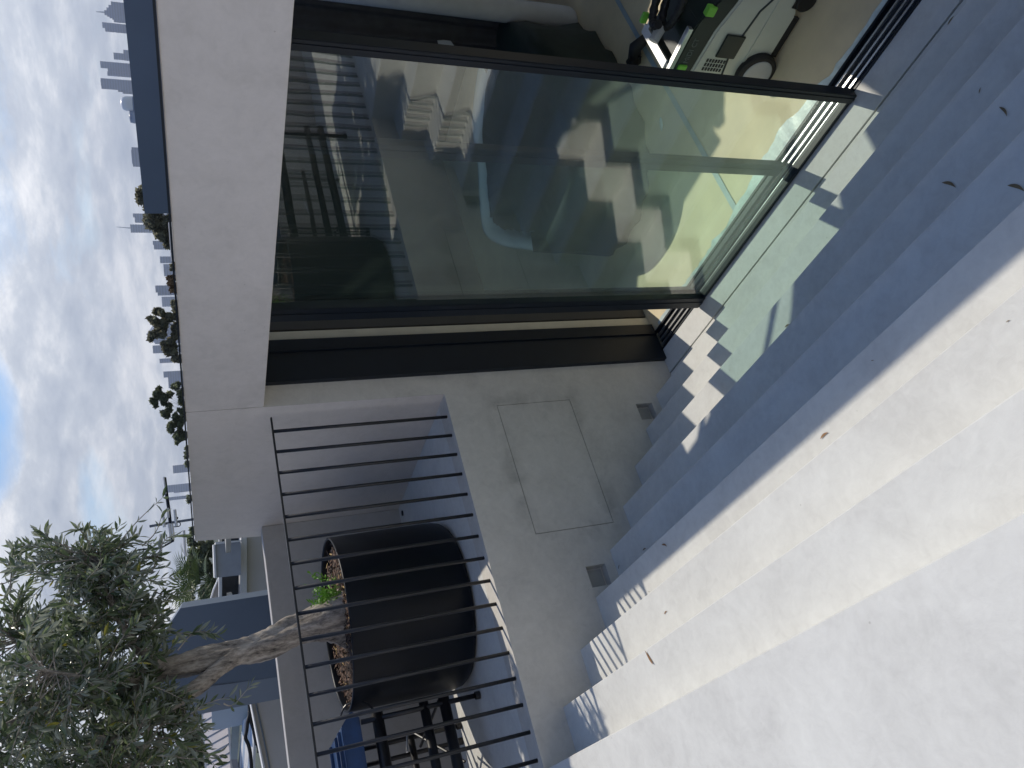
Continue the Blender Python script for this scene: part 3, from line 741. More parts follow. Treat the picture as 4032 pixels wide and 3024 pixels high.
# straggling shoots that leave the outline
for (x, y, X_, x2, y2, nl) in [(40, 2330, -2.0, 160, 2140, 9), (330, 2300, -1.98, 470, 2070, 8), (400, 2230, -2.0, 640, 1960, 5), (560, 2150, -2.0, 640, 2020, 4), (600, 2250, -1.95, 700, 2110, 9), (610, 2330, -2.0, 735, 2330, 6), (560, 2420, -1.95, 860, 2500, 12), (700, 2560, -1.93, 830, 2490, 8),
                              (690, 2860, -1.9, 900, 2745, 4), (880, 2770, -1.9, 985, 2700, 5), (600, 2900, -1.9, 800, 2860, 9), (560, 2990, -1.95, 780, 2900, 10), (120, 2260, -2.0, 180, 2180, 6), (560, 2700, -1.9, 730, 2760, 8), (200, 2260, -2, 330, 2130, 8), (0, 2300, -2, 100, 2200, 10), (20, 2260, -1.9, 60, 2160, 9), (250, 2330, -2, 300, 2220, 9), (420, 2200, -1.95, 520, 2110, 10), (350, 2350, -1.95, 420, 2200, 10), (520, 2280, -1.95, 620, 2190, 10)]:
    twig(hitX(x, y, X_ * S * TS), hitX(x2, y2, X_ * S * TS), nl, .25)
tg_ = obj('twigs', twb, M_BARK, tree, smooth=True); tg_['kind'] = 'stuff'
def leaf_pts(L_, W_):                     # folded, slightly curled blade
    return [(0, 0, 0), (.28 * L_, W_ * .82, .03 * L_), (.62 * L_, W_, .02 * L_), (L_, 0, -.10 * L_), (.62 * L_, -W_, .02 * L_), (.28 * L_, -W_ * .82, .03 * L_), (.45 * L_, 0, -.035 * L_)]
LF = [(0, 6, 1), (1, 6, 2), (2, 6, 3), (3, 6, 4), (4, 6, 5), (5, 6, 0)]
def leaf_matrix(p, d, nrm, L_):
    x_ = d; y_ = x_.orthogonal().normalized(); y_ = Matrix.Rotation(nrm, 3, x_) @ y_; z_ = x_.cross(y_)
    return Matrix.Translation(p) @ Matrix((x_, y_, z_)).transposed().to_4x4() @ Matrix.Scale(L_, 4)
leaf_xf.sort(key=lambda q: q[0].length - (4 if q[0].length > 99 else 0))
vis = leaf_xf
front, rest = vis[:300], vis[300:]
lms = []
for mt, nm in ((M_LEAF, 'leaf'), (M_LEAFY, 'leaf')):
    me = bpy.data.meshes.new(nm); me.from_pydata(leaf_pts(1, .118), [], LF); me.materials.append(mt); lms.append(me)
for i, q in enumerate(front):
    o = bpy.data.objects.new('leaf', lms[1] if i % 41 == 7 else lms[0]); link(o, tree); o.matrix_parent_inverse = Matrix.Translation(-tree.location)
    o.matrix_basis = leaf_matrix(*q)
vv = []; ff = []; mi_ = []
for i, q in enumerate(rest):
    m_ = leaf_matrix(*q); b0 = len(vv); vv += [m_ @ Vector(p) for p in leaf_pts(1, .118)]
    ff += [tuple(b0 + k for k in f) for f in LF]; mi_ += [1 if i % 67 == 3 else 0] * 6
me = bpy.data.meshes.new('foliage'); me.from_pydata(vv, [], ff); me.materials.append(M_LEAF); me.materials.append(M_LEAFY)
me.polygons.foreach_set('material_index', mi_)
fo = bpy.data.objects.new('foliage', me); link(fo, tree); fo.matrix_parent_inverse = Matrix.Translation(-tree.location); fo['kind'] = 'stuff'

# green shoots at the foot of the trunk
sh = empty('green_shoots', 'bright green basal shoots sprouting beside the olive trunk in the pot', 'shoots', T3(.665, -.30, .03))
bm = bmesh.new(); stems = bmesh.new(); rs = random.Random(5)
for i in range(20):
    b0 = T3(.655 + rs.uniform(-.02, .03), -.335, .05 + rs.uniform(-.02, .02))
    t1 = b0 + Vector((rs.uniform(-.07, .07), rs.uniform(-.05, .10), rs.uniform(.05, .19)))
    c = smoothcurve([b0, (b0 + t1) / 2 + Vector((0, 0, .02)), t1], 5); tube(stems, c, .0018, 4, False)
    for j in range(14):
        p = c[2 + j % (len(c) - 2)]; d = Vector((rs.uniform(-1, 1), rs.uniform(-1, 1), rs.uniform(-.2, 1)))
        m_ = leaf_matrix(p, d.normalized(), rs.uniform(0, 6), rs.uniform(.018, .032)); vs_ = [bm.verts.new(m_ @ Vector(q)) for q in leaf_pts(1, .22)]
        for f in LF: bm.faces.new([vs_[k] for k in f])
o = obj('shoot_leaves', bm, M_SPROUT, sh); o['kind'] = 'stuff'
obj('stems', stems, M_SPROUT, sh)

# ------------------------------------------------------------------ blue topped work stand
XS = -1.95
ws = empty('work_stand', 'navy blue metal topped work stand with black tube legs beside the black pot', 'work stand', (XS * S, .25 * S, ZTOP))
def c5b(x, y): return (1000 + x / 1.843, 2200 + y / 1.843)
def on(x, y, X): return hitX(*c5b(x, y), X * S)
tray = [on(700, 1085, -1.93), on(735, 1045, -1.93), on(775, 1230, -1.93), on(850, 1560, -1.93), on(850, 1700, -1.93), on(560, 1700, -1.93), on(545, 1345, -1.93), on(640, 1180, -1.93)]
def prismX(pts, dx): return PR(pts, (dx, 0, 0))
YS0, YS1 = -.18, .345
def Y3(y, z, x=XS): return Vector((x * S, y * S, z * S))
# top: shallow folded tray with sloping nose
z_t, z_b = -.27, -.325
side = [on(700, 1090, -1.88), on(740, 1085, -1.88), on(768, 1200, -1.88), on(860, 1519, -1.88)]
zt_ = side[2].z; y_n = side[0].y
bm = bmesh.new()
ny = y_n / S
prism(bm, [Y3(ny - .0, zt_ / S + .012, -2.13), Y3(ny - .03, zt_ / S + .038, -2.13), Y3(YS0, zt_ / S + .038, -2.13), Y3(YS0, zt_ / S - .005, -2.13), Y3(ny - .015, zt_ / S - .005, -2.13)], (.23 * S, 0, 0))
bmesh.ops.bevel(bm, geom=bm.edges[:], offset=.006, segments=2, affect='EDGES', clamp_overlap=True)
obj('blue_top', bm, M_NAVY, ws)
for xo in (-2.10, -1.99, -1.93):
    obj('fold', B((xo - .006) * S, (xo + .006) * S, YS0 * S, (ny - .035) * S, zt_ + .088, zt_ + .108, bev=.004), M_NAVY, ws)
for zz, rr in ((zt_ / S - .045, .032), (zt_ / S - .155, .027), (-.515, .031)):
    obj('rail_tube', TB([Y3(YS0, zz, -1.90), Y3(ny - .012, zz, -1.90)], rr, 14), M_FRAME, ws, smooth=True)
obj('rail_tube', TB([Y3(YS0, zt_ / S - .155, -2.10), Y3(ny - .06, zt_ / S - .155, -2.10)], .02, 12), M_FRAME, ws, smooth=True)
for (yy, xx, lean) in ((ny - .03, -1.895, .0), (ny - .055, -2.11, 0), (ny - .09, -2.13, .0), (YS0 + .03, -1.895, 0), (YS0 + .03, -2.11, 0)):
    lg = obj('leg', TB([Y3(yy, ZTOP / S + .006, xx), Y3(yy + lean, zt_ / S - .006, xx)], .014, 12), M_FRAME, ws, smooth=True)
    obj('foot', TB([Y3(yy, ZTOP / S + .0005, xx), Y3(yy, ZTOP / S + .012, xx)], .022, 12), M_MBLK, lg if False else ws)
obj('brace', TB([Y3(ny - .05, zt_ / S - .16, -2.08), Y3(ny - .16, zt_ / S - .23, -1.93)], .008, 8), M_FRAME, ws)
obj('brace', TB([Y3(ny - .02, -.505, -1.91), Y3(ny - .085, zt_ / S - .17, -2.08)], .009, 8), M_FRAME, ws)
obj('lever', TB([Y3(ny - .08, zt_ / S - .10, -1.88), Y3(ny - .12, zt_ / S - .085, -1.85)], .005, 8), M_ALU, ws)
obj('hook', TB(smoothcurve([Y3(ny + .0, zt_ / S + .03, -1.95), Y3(ny + .02, zt_ / S + .015, -1.93), Y3(ny + .015, zt_ / S - .02, -1.91), Y3(ny - .01, zt_ / S - .04, -1.90)], 4), .006, 6), M_FRAME, ws)

# ------------------------------------------------------------------ neighbouring roofs and walls beyond the parapet
def c3b(x, y): return (x / 1.62, 2000 + y / 1.62)
def zD(x, y): return (780 + x / 5.12, 2700 + y / 5.12)
def slab(pts, d, th, conv=c3b, dd=0):
    """polygon seen at pixels pts, set on a vertical plane d metres away that faces the terrace, with thickness"""
    r0 = ray(*conv(*pts[0])); az = Vector((-.93, .37, 0)).normalized()
    out_ = []
    for p in pts:
        r = ray(*conv(*p)); out_.append(r * ((d + dd) / r.dot(az)))
    return PR(out_, az * th)
def tilted(pts, d, zref, pitch, th, conv):
    """roof plane rising away from the terrace: depth d at height zref, given pitch"""
    az = Vector((-.93, .37, 0)).normalized(); tn = math.tan(radians(pitch)); out_ = []
    for p in pts:
        r = ray(*conv(*p)); out_.append(r * ((d * tn - zref) / (r.dot(az) * tn - r.z)))
    return PR(out_, (0, 0, -th))
def flatpts(pts, d, conv):
    az = Vector((-.93, .37, 0)).normalized(); return [(lambda r: r * (d / r.dot(az)))(ray(*conv(*p))) for p in pts]
# slate chimney like block
az0 = Vector((-.93, .37, 0)).normalized()
sb = empty('slate_block', 'tall slate blue clad block standing beyond the parapet behind the tree trunk', 'wall', (-8, 2.2, -3))
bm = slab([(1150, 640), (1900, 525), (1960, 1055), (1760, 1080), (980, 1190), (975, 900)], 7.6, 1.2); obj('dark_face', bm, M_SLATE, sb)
bm = slab([(976, 1191), (1120, 1152), (1960, 1056), (1980, 1180), (1300, 1311), (990, 1390)], 7.6, 1.2); obj('light_face', bm, M_SLATE2, sb)  # same plane as the dark face; light and shade are put into the colours
# right hand neighbour
nh = empty('white_house', 'white rendered neighbour house right of the slate block with a deep dark balcony recess', 'house', (-12, 5, -4))
obj('wall', slab([(1578, 175), (1676, 160), (1760, 160), (1800, 600), (1570, 600)], 13, 3), M_PALE, nh)
obj('coping', slab([(1538, 178), (1576, 175), (1574, 620), (1535, 620)], 13, 3, dd=-.12), M_WHITE, nh)
obj('recess', slab([(1412, 150), (1537, 150), (1537, 640), (1412, 640)], 13.6, 2.2), M_DARKIN, nh)  # dark slab, the shade inside the opening is put into its colour
obj('balcony_trim', slab([(1398, 190), (1416, 190), (1416, 640), (1396, 640)], 12.9, .4), M_WHITE, nh)
obj('gable_board', slab([(1335, 615), (1362, 520), (1397, 440), (1396, 640)], 13.4, .3), M_PALE, nh)
obj('barge_trim', slab([(1330, 615), (1336, 618), (1368, 520), (1400, 443), (1396, 438), (1360, 515)], 13.2, .2), M_WHITE, nh)
obj('post', slab([(1396, 175), (1405, 175), (1405, 215), (1396, 215)], 12.8, .2), M_WHITE, nh)
obj('panel_white', slab([(1450, 545), (1478, 540), (1500, 600), (1448, 600)], 13.1, .3), M_WHITE, nh)
ac = empty('rooftop_unit', 'pale grey box shaped rooftop unit standing on the white neighbour house', 'air conditioner', (-11, 4.6, -1))
obj('casing', slab([(1364, 236), (1530, 212), (1537, 222), (1537, 428), (1374, 446)], 12.2, .6), plain('pale_grey_casing', (.33, .35, .39), .5), ac)
obj('lid', slab([(1360, 232), (1372, 234), (1382, 445), (1368, 447)], 12.15, .7), M_WHITE, ac)
obj('edge_trim', slab([(1374, 218), (1538, 205), (1538, 214), (1374, 234)], 12.15, .7), M_WHITE, ac)
# left hand neighbour: seamed roof, gutter, pipes
lh = empty('seamed_roof_house', 'neighbour house with a pale standing seam roof left of the slate block', 'house', (-11, .4, -3))
ra = ray(*zD(620, 1100)); z_ref = ra.z * (11 / ra.dot(az0)); tn30 = math.tan(radians(30))
def on_roof(x, y, up=0.0):
    r = ray(*zD(x, y)); return r * ((11 * tn30 - z_ref) / (r.dot(az0) * tn30 - r.z)) + Vector((0, 0, up))
def seam_k(k): return (118 + 8 * k, 1261 + 175 * k), (608 + 12 * k, 988 + 180 * k)
for k_ in range(-5, 6):
    (a, b_), (c, d) = seam_k(k_), seam_k(k_ + 1)
    obj('roof_sheet', PR([on_roof(*a), on_roof(*b_), on_roof(*d), on_roof(*c)], (0, 0, -.03)), M_ROOFW, lh)
    obj('standing_seam', TB([on_roof(*a, .004), on_roof(*b_, .004)], .008, 6), M_SLATE, lh)
obj('barge_trim', slab([(70, 560), (100, 560), (150, 1300), (185, 1900), (150, 1900), (110, 1300)], 10.9, .15, zD), M_WHITE, lh)
obj('blue_sheet', slab([(270, 500), (1010, 310), (1040, 760), (600, 850), (290, 910)], 10.6, .1, zD), M_BLUEW, lh)
obj('downpipe', slab([(690, 830), (840, 800), (790, 1480), (665, 1490)], 10.7, .15, zD), plain('grey_green_gutter', (.30, .35, .37), .5), lh)
obj('window_trim', slab([(612, 850), (640, 845), (665, 1500), (650, 1500)], 10.75, .1, zD), M_WHITE, lh)
obj('downpipe', slab([(665, 1492), (790, 1482), (850, 1750), (720, 1750)], 10.7, .15, zD), plain('dull_gutter', (.26, .26, .28), .5), lh)
lw = empty('corrugated_roof', 'low white corrugated roof with two thick black cables lying on it', 'roof', (-10, 1, -3))
for i in range(12):
    x0 = 840 + i * 22
    obj('roof_sheet', tilted([(x0 - 60, 1850), (x0 + 60 - i * 1.0, 700 - i * 20), (x0 + 80 - i * 1.0, 700 - i * 20), (x0 + 6, 1850)], 10.3 - (i % 2) * .03, ray(*zD(1150, 1100)).z * 10.3 / ray(*zD(1150, 1100)).dot(Vector((-.93, .37, 0)).normalized()), 22, .03, zD), M_WHITE if i % 3 else M_BLUEW, lw)
for pts, rr in (([(1030, 340), (1040, 560), (1000, 720), (980, 900), (955, 1050), (1010, 1180), (1050, 1350), (1070, 1560), (1075, 1700)], .045), ([(1035, 500), (1060, 700), (1110, 850), (1150, 1050), (1185, 1190)], .045), ([(1185, 1190), (1215, 1290), (1200, 1350)], .03)):
    obj('cable', TB(smoothcurve(flatpts(pts, 10.05, zD), 4), rr * .45, 8), M_MBLK, lw, smooth=True)
gw = empty('grey_boundary_wall', 'smooth pale grey wall just beyond the parapet left of the slate block', 'wall', (-8, .5, -3))
obj('wall_face', slab([(1075, 340), (1640, 230), (1900, 1900), (1400, 1900)], 8.6, .4, zD), M_PALE, gw)
obj('wall_capping', slab([(1060, 345), (1078, 340), (1402, 1900), (1360, 1900)], 8.55, .45, zD), M_WHITE, gw)
obj('seam', TB(flatpts([(1160, 340), (1300, 950), (1450, 1700)], 8.58, zD), .008, 6), M_SLATE2, gw)

# slate upstand on the roof
ru = obj('roof_upstand', PR([hitY(805 / 1.659, 0, 7.6) + Vector((1.5, 0, 0)), hitY(805 / 1.659, 0, 7.6), hitY(945 / 1.659, 1395 / 1.659, 7.6), hitY(1120 / 1.659, 1395 / 1.659, 7.6), hitY(1120 / 1.659, 1395 / 1.659, 7.6) + Vector((9, 0, 0))], (0, .5, 0)), M_SLATE)
ru['label'] = 'long slate blue box on the roof behind the fascia with skyscrapers behind it'; ru['category'] = 'roof structure'
tag(obj('vent_flashing', B(-3.05, -2.82, 2.75, 2.79, .0, .02, bev=.004), M_WHITE), 'small white flashing strip lying on the roof edge above the door', 'flashing')

# ------------------------------------------------------------------ tv antenna
an = empty('tv_antenna', 'black television antenna with white elements rising behind the fascia corner', 'antenna', far(757, 2046, 14))
def zA(x, y): return (500 + x / 5.53, 2000 + y / 5.53)
def az_(x, y, d=14.0, cv=zA): r = ray(*cv(x, y)); return r * (d / r.dot(az0))
obj('mast', TB([az_(490, 402), az_(930, 325), az_(1430, 250), az_(2600, 120)], .022, 8), plain('galvanised_mast', (.14, .16, .20), .5, .3), an)
ident = lambda x, y: (x, y)
obj('boom', TB([az_(648, 1880, cv=ident), az_(655, 1940, cv=ident), az_(905, 0), az_(950, 400), az_(990, 745)], .026, 8), M_DRK, an)
obj('boom_arm', TB([az_(985, 730), az_(750, 865), az_(240, 915)], .016, 8), M_DRK, an)
for a, b_ in (((780, 100), (815, 420)), ((1040, 35), (1075, 400)), ((730, 570), (738, 1150)), ((1235, 490), (1268, 1050)), ((918, 340), (940, 620)), ((975, 340), (1010, 610)), ((885, 0), (900, 210))):
    obj('element', TB([az_(*a, 13.95), az_(*b_, 13.95)], .022, 8), M_WHITE, an)
for c in ((800, 265), (1080, 215)):
    obj('clamp', TB([az_(c[0] - 35, c[1] + 5, 13.97), az_(c[0] + 35, c[1] + 5, 13.97)], .02, 8), M_DRK, an)
obj('coax_cable', TB(smoothcurve([az_(990, 415), az_(1130, 400), az_(1165, 350), az_(1130, 310), az_(1060, 300)], 5), .008, 6), M_DRK, an)
obj('element_white_rail', TB([az_(645, 1878, 13.9, ident), az_(652, 1945, 13.9, ident)], .014, 8), M_WHITE, an)

# ------------------------------------------------------------------ ground and far land
GZ = -14.0
bm = bmesh.new(); bmesh.ops.create_circle(bm, cap_ends=True, segments=96, radius=9000)
gr = obj('ground', bm, plain('suburban_ground', (.055, .07, .045), .9, 0, .3, .02)); gr.location = (0, 0, GZ); tag(gr, kind='structure')

# trees beyond the wall
def clump_tree(name, label, clumps, mat, leaf, n, trunk_to=None, group='trees beyond the roofs', seed=0, cat='tree'):
    """clumps: [(centre, radius_h, radius_v)]"""
    rnd = random.Random(seed); base = sum((c[0] for c in clumps), Vector()) / len(clumps)
    root = empty(name, label, cat, (base.x, base.y, GZ), group)
    sub = []
    for c, rh, rv in clumps:              # each mass breaks into uneven tufts
        for _ in range(5):
            f = rnd.uniform(.32, .58); v = Vector((rnd.uniform(-1, 1), rnd.uniform(-1, 1), rnd.uniform(-.9, 1))) * .75
            sub.append((c + Vector((v.x * rh, v.y * rh, v.z * rv)), rh * f, rv * f))
    main = clumps; clumps = sub
    vv = []; ff = []
    tot = sum(c[1] ** 2 for c in clumps)
    for c, rh, rv in clumps:
        for _ in range(int(.55 * n * rh * rh / tot)):
            while True:
                v = Vector((rnd.uniform(-1, 1), rnd.uniform(-1, 1), rnd.uniform(-1, 1)))
                if .62 < v.length < 1: break
            rad_ = v.normalized(); v *= (1 + .22 * math.sin(v.x * 7 + v.y * 5 + v.z * 9))
            p = c + Vector((v.x * rh, v.y * rh, v.z * rv)); nn = (rad_ + Vector((rnd.uniform(-1, 1), rnd.uniform(-1, 1), rnd.uniform(-1, 1))) * .55).normalized(); a = nn.cross(Vector((rnd.uniform(-1, 1), rnd.uniform(-1, 1), rnd.uniform(-1, 1)))).normalized()
            b2 = nn.cross(a); s_ = leaf * rnd.uniform(.5, 1.2); b0 = len(vv)
            vv += [p - a * s_, p + b2 * s_ * .6, p + a * s_, p - b2 * s_ * .6]; ff.append((b0, b0 + 1, b0 + 2, b0 + 3))
    me = bpy.data.meshes.new('crown'); me.from_pydata(vv, [], ff); me.materials.append(mat)
    o = bpy.data.objects.new('crown', me); link(o, root); o.matrix_parent_inverse = Matrix.Translation(-root.location)
    bm = bmesh.new(); rt = clumps[0][1]
    fork = Vector((base.x, base.y, min(c[0].z - c[2] for c in clumps) - rt * .6))
    tube(bm, [Vector((base.x, base.y, GZ)), fork], [rt * .14, rt * .10], 8)
    for c, rh, rv in main: tube(bm, [fork, (fork + c) / 2 + Vector((rnd.uniform(-.2, .2) * rh,) * 3), c + Vector((0, 0, rv * .3))], [rt * .07, rt * .045, rt * .015], 6)
    obj('trunk', bm, M_BARK, root)
    return root
def cl(x, y, rpx, d, flat=.75):           # clump centred on a sight line, radius in photo pixels
    c = far(x, y, d); r_ = rpx / F * c.length; return (c, r_, r_ * flat)
c1 = lambda x, y: (x / 1.659, y / 1.659); c2_ = lambda x, y: (x / 1.659, 1000 + y / 1.659)
clump_tree('gum_tree', 'dark spreading gum tree behind the left end of the long slate roof box', [cl(*c1(930, 1270), 28, 75), cl(*c1(960, 1340), 30, 75), cl(*c1(985, 1450), 34, 75), cl(*c1(1050, 1440), 34, 75), cl(*c1(1060, 1550), 26, 75), cl(*c1(1095, 1580), 22, 75), cl(*c1(1030, 1510), 26, 75), cl(*c1(1100, 1450), 30, 75)], M_FAR1, .42, 6000, seed=1)
clump_tree('gum_tree', 'tallest ragged gum tree, in the middle of the fascia skyline, with a spindly top sprig', [cl(*c2_(1040, 385), 17, 60), cl(*c2_(985, 430), 10, 60), cl(*c2_(1030, 440), 22, 60), cl(*c2_(1050, 500), 30, 60), cl(*c2_(1000, 530), 20, 60), cl(*c2_(1090, 580), 34, 60), cl(*c2_(1120, 620), 28, 60), cl(*c2_(1150, 480), 38, 60), cl(*c2_(1140, 390), 26, 60), cl(*c2_(1160, 680), 20, 60), cl(*c2_(1070, 440), 22, 60), cl(*c2_(1015, 370), 8, 60)], M_FAR1, .24, 10000, seed=2)
clump_tree('gum_tree', 'open crowned gum tree with bare forked limbs near the left joint of the fascia', [cl(*c2_(1025, 930), 22, 55, .6), cl(*c2_(1010, 970), 14, 55), cl(*c2_(1070, 960), 20, 55, .6), cl(*c2_(1150, 870), 18, 55), cl(*c2_(1085, 1050), 18, 55, .6), cl(*c2_(1120, 1130), 24, 55, .6), cl(*c2_(1150, 1190), 22, 55), cl(*c2_(1180, 1090), 26, 55), cl(*c2_(1190, 1170), 22, 55), cl(*c2_(1195, 1050), 20, 55), cl(*c2_(1165, 1215), 14, 55), cl(*c2_(1195, 960), 18, 55), cl(*c2_(1175, 900), 16, 55), cl(*c2_(1110, 920), 14, 55), cl(*c2_(1040, 900), 14, 55, .6), cl(*c2_(1100, 1000), 14, 55, .6), cl(*c2_(1205, 1010), 18, 55), cl(*c2_(1150, 1060), 14, 55)], M_FAR2, .20, 8500, seed=3)
clump_tree('shrub_tree', 'small round olive coloured treetop peeping over the middle of the fascia', [cl(*c2_(1130, 85), 12, 80), cl(*c2_(1140, 330), 14, 80)], M_FAR1, .25, 700, seed=4)
clump_tree('rusty_tree', 'low rusty brown treetop just left of a slim grey tower above the fascia', [cl(*c2_(1120, 175), 16, 90), cl(*c2_(1135, 205), 16, 90), cl(*c2_(1150, 235), 10, 90)], M_RUST, .35, 900, seed=5)
clump_tree('treeline', 'short dark line of distant treetops above the left end of the fascia', [cl(*c2_(1225, 1270), 10, 200), cl(*c2_(1222, 1320), 12, 200), cl(*c2_(1230, 1370), 10, 200), cl(*c2_(1245, 1600), 12, 200)], M_FAR2, .7, 900, seed=6)
clump_tree('pine_tree', 'dense dark pine trees beside the palm beyond the fascia end', [cl(*c3b(1225, 290), 24, 38), cl(*c3b(1215, 360), 30, 38), cl(*c3b(1250, 440), 34, 38), cl(*c3b(1215, 540), 26, 38), cl(*c3b(1290, 330), 40, 38), cl(*c3b(1340, 420), 40, 38), cl(*c3b(1265, 585), 30, 38), cl(*c3b(1320, 250), 34, 38), cl(*c3b(1330, 560), 34, 38), cl(*c3b(1230, 220), 16, 38), cl(*c3b(1235, 150), 12, 38)], M_FAR2, .17, 12000, seed=7)
clump_tree('leafy_tree', 'dark broadleaf tree behind the seamed roof at the bottom left corner of the terrace view', [cl(*c3b(1230, 1400), 44, 26), cl(*c3b(1240, 1500), 50, 26), cl(*c3b(1240, 1620), 50, 26), cl(*c3b(1180, 1560), 40, 26), cl(*c3b(1170, 1650), 40, 26), cl(*c3b(1260, 1330), 30, 26)], M_FAR2, .12, 9000, seed=8)
# palm
pc = far(*c3b(1350, 470), 32); pal = empty('palm_tree', 'fan palm with drooping green fronds in front of the dark pines', 'palm tree', (pc.x, pc.y, GZ))
obj('trunk', TB([(pc.x, pc.y, GZ), (pc.x, pc.y, pc.z - .3)], [.25, .18], 10), M_BARK, pal)
rp = random.Random(3)
for i in range(34):
    a = rp.uniform(0, 2 * pi); el = rp.uniform(-.3, 1.25); L_ = rp.uniform(1.1, 1.6)
    d = Vector((cos(a) * cos(el), sin(a) * cos(el), sin(el))); bm = bmesh.new(); hub_ = pc + d * .75 * L_ - Vector((0, 0, .1)); sd = d.cross(Vector((0, 0, 1))).normalized(); upv = sd.cross(d)
    tube(bm, [pc, hub_], .012, 4)
    for k in range(13):
        ph = (k - 6) / 6 * 1.25; dd = d * cos(ph) + sd * sin(ph); p1 = hub_ + dd * L_ * .38 + Vector((0, 0, -.05)); p2 = hub_ + dd * L_ * .62 + Vector((0, 0, -.22)); s_ = dd.cross(upv).normalized() * .028
        q = [bm.verts.new(v) for v in (hub_, p1 - s_, p2, p1 + s_)]; bm.faces.new(q)
    obj('frond', bm, M_PALM, pal)

# ------------------------------------------------------------------ city skyline
def tower(label, parts, d=3200, mi=0, tips=(), cat='skyscraper', name='skyscraper'):
    """parts: (top px, y0 px, y1 px) in photo pixels, boxes stand on the ground"""
    az = ray((parts[0][0]), (parts[0][1] + parts[0][2]) / 2); az.z = 0; az.normalize(); rt = Vector((az.y, -az.x, 0))
    c0 = far(parts[0][0], (parts[0][1] + parts[0][2]) / 2, d)
    root = empty(name, label, cat, (c0.x, c0.y, GZ), 'city skyline towers')
    for j, (x, y0, y1) in enumerate(parts):
        a = far(x, y0, d); b_ = far(x, y1, d); m_ = (a + b_) / 2; hw_ = abs((a - b_).dot(rt)) / 2; zt = m_.z
        bm = bmesh.new(); dep = max(hw_ * 1.1, 12) - j * 3.0
        ctr = Vector((m_.x, m_.y, 0)) + az * 14
        pts = [ctr + rt * sx * hw_ + az * sy * dep for sx, sy in ((-1, -1), (1, -1), (1, 1), (-1, 1))]
        prism(bm, [Vector((p.x, p.y, GZ)) for p in pts], (0, 0, zt - GZ)); obj('block', bm, M_TW[mi], root)
    for (x0, y0, x1, y1, r_) in tips:
        obj('spire', TB([far(x0, y0, d), far(x1, y1, d)], [r_, r_ * .4], 6), M_TW[1], root)
    return root
k = 1 / 1.659
def t1(*a): return [(x * k, y0 * k, y1 * k) for x, y0, y1 in a]
def t2(*a): return [(x * k, 1000 + y0 * k, 1000 + y1 * k) for x, y0, y1 in a]
tower('stepped blue tower with a needle spire, far right of the skyline', t1((730, 10, 128), (712, 32, 118), (697, 48, 108), (680, 66, 98)), 3000, 0, [(682 * k, 80 * k, 628 * k, 76 * k, 2.2)])
tower('blue slab tower with a notched top beside the spired tower', t1((668, 144, 182), (686, 180, 206), (742, 120, 145)), 3100, 0)
tower('short grey blue tower left of the notched slab', t1((742, 343, 388), (808, 325, 395)), 3000, 1)
tower('slim tall blue tower with a stepped shoulder at its left', t1((655, 399, 444), (703, 444, 466), (700, 466, 495)), 3050, 0)
tower('broad blue tower with a flat stepped crown, widest of the skyline', t1((660, 510, 580), (657, 522, 560), (770, 580, 600), (800, 598, 612)), 2950, 0)
tower('long low apartment tower alone above the slate roof box', t1((865, 962, 1088), (860, 980, 1070)), 2600, 1)
tower('twin grey tower with a thin rooftop mast behind the first gum tree', t1((868, 1394, 1420), (880, 1415, 1455), (852, 1466, 1520)), 2800, 2, [(852 * k, 1490 * k, 760 * k, 1482 * k, 1.6)])
tower('pale tower between two dark trees', t1((998, 1573, 1600), (1005, 1598, 1630)), 2800, 1)
tower('short pale tower beside a lower wide block', t2((1045, 16, 60), (1070, 66, 145)), 2600, 2)
tower('slim grey tower with crisp vertical fins', t2((1015, 206, 252), (1030, 252, 272)), 2500, 1)
tower('wide faint tower with a crane arc in front', t2((1058, 280, 345)), 3300, 2)
tower('pale blue tower with a sloped roof behind the tallest gum tree', t2((998, 598, 650),), 2900, 1)
tower('thin tower with a slanting top left of the tallest gum tree', t2((1042, 684, 714),), 2900, 1)
tower('mid height tower with a lower wing right of the open crowned gum', t2((1068, 768, 808), (1100, 806, 876)), 2900, 1)
tower('lone tower with a pale side over the left part of the fascia', t2((1130, 1392, 1434), (1128, 1382, 1392)), 3000, 1)
tower('slender hazy tower behind the antenna boom', t2((1090, 1512, 1560), (1135, 1545, 1562)), 3000, 2)
tower('thinnest hazy tower at the left end of the skyline', t2((1098, 1590, 1612),), 3000, 2)
# pyramid tip and round glass building
c0 = far(955 * k, 1000 + 525 * k, 3100); root = empty('skyscraper', 'tower with a pyramid top poking out of the tallest gum tree', 'skyscraper', (c0.x, c0.y, GZ), 'city skyline towers')
bm = bmesh.new(); r_ = 26
ring = [bm.verts.new((c0.x + sx * r_, c0.y + sy * r_, c0.z - 28)) for sx, sy in ((-1, -1), (1, -1), (1, 1), (-1, 1))]; low = [bm.verts.new((v.co.x, v.co.y, GZ)) for v in ring]; tipv = bm.verts.new(c0)
for i in range(4): bm.faces.new((ring[i], ring[(i + 1) % 4], tipv)); bm.faces.new((low[i], low[(i + 1) % 4], ring[(i + 1) % 4], ring[i]))
obj('block', bm, M_TW[0], root)
c0 = far(860 * k, 700 * k, 900); root = empty('round_building', 'round white drum shaped building with a curved roof right of centre on the skyline', 'building', (c0.x, c0.y, GZ))
a = far(805 * k, 625 * k, 900); b_ = far(805 * k, 725 * k, 900); m_ = (a + b_) / 2; rr = (a - b_).length / 2
bm = bmesh.new(); prof_ = [(rr, GZ), (rr, m_.z - 6), (rr * .98, m_.z - 3), (rr * .9, m_.z), (rr * .6, m_.z + 2.0), (.01, m_.z + 2.6)]; lathe(bm, prof_, (m_.x, m_.y), 40); obj('drum', bm, plain('white_cladding', (.8, .8, .82), .35), root, smooth=True)
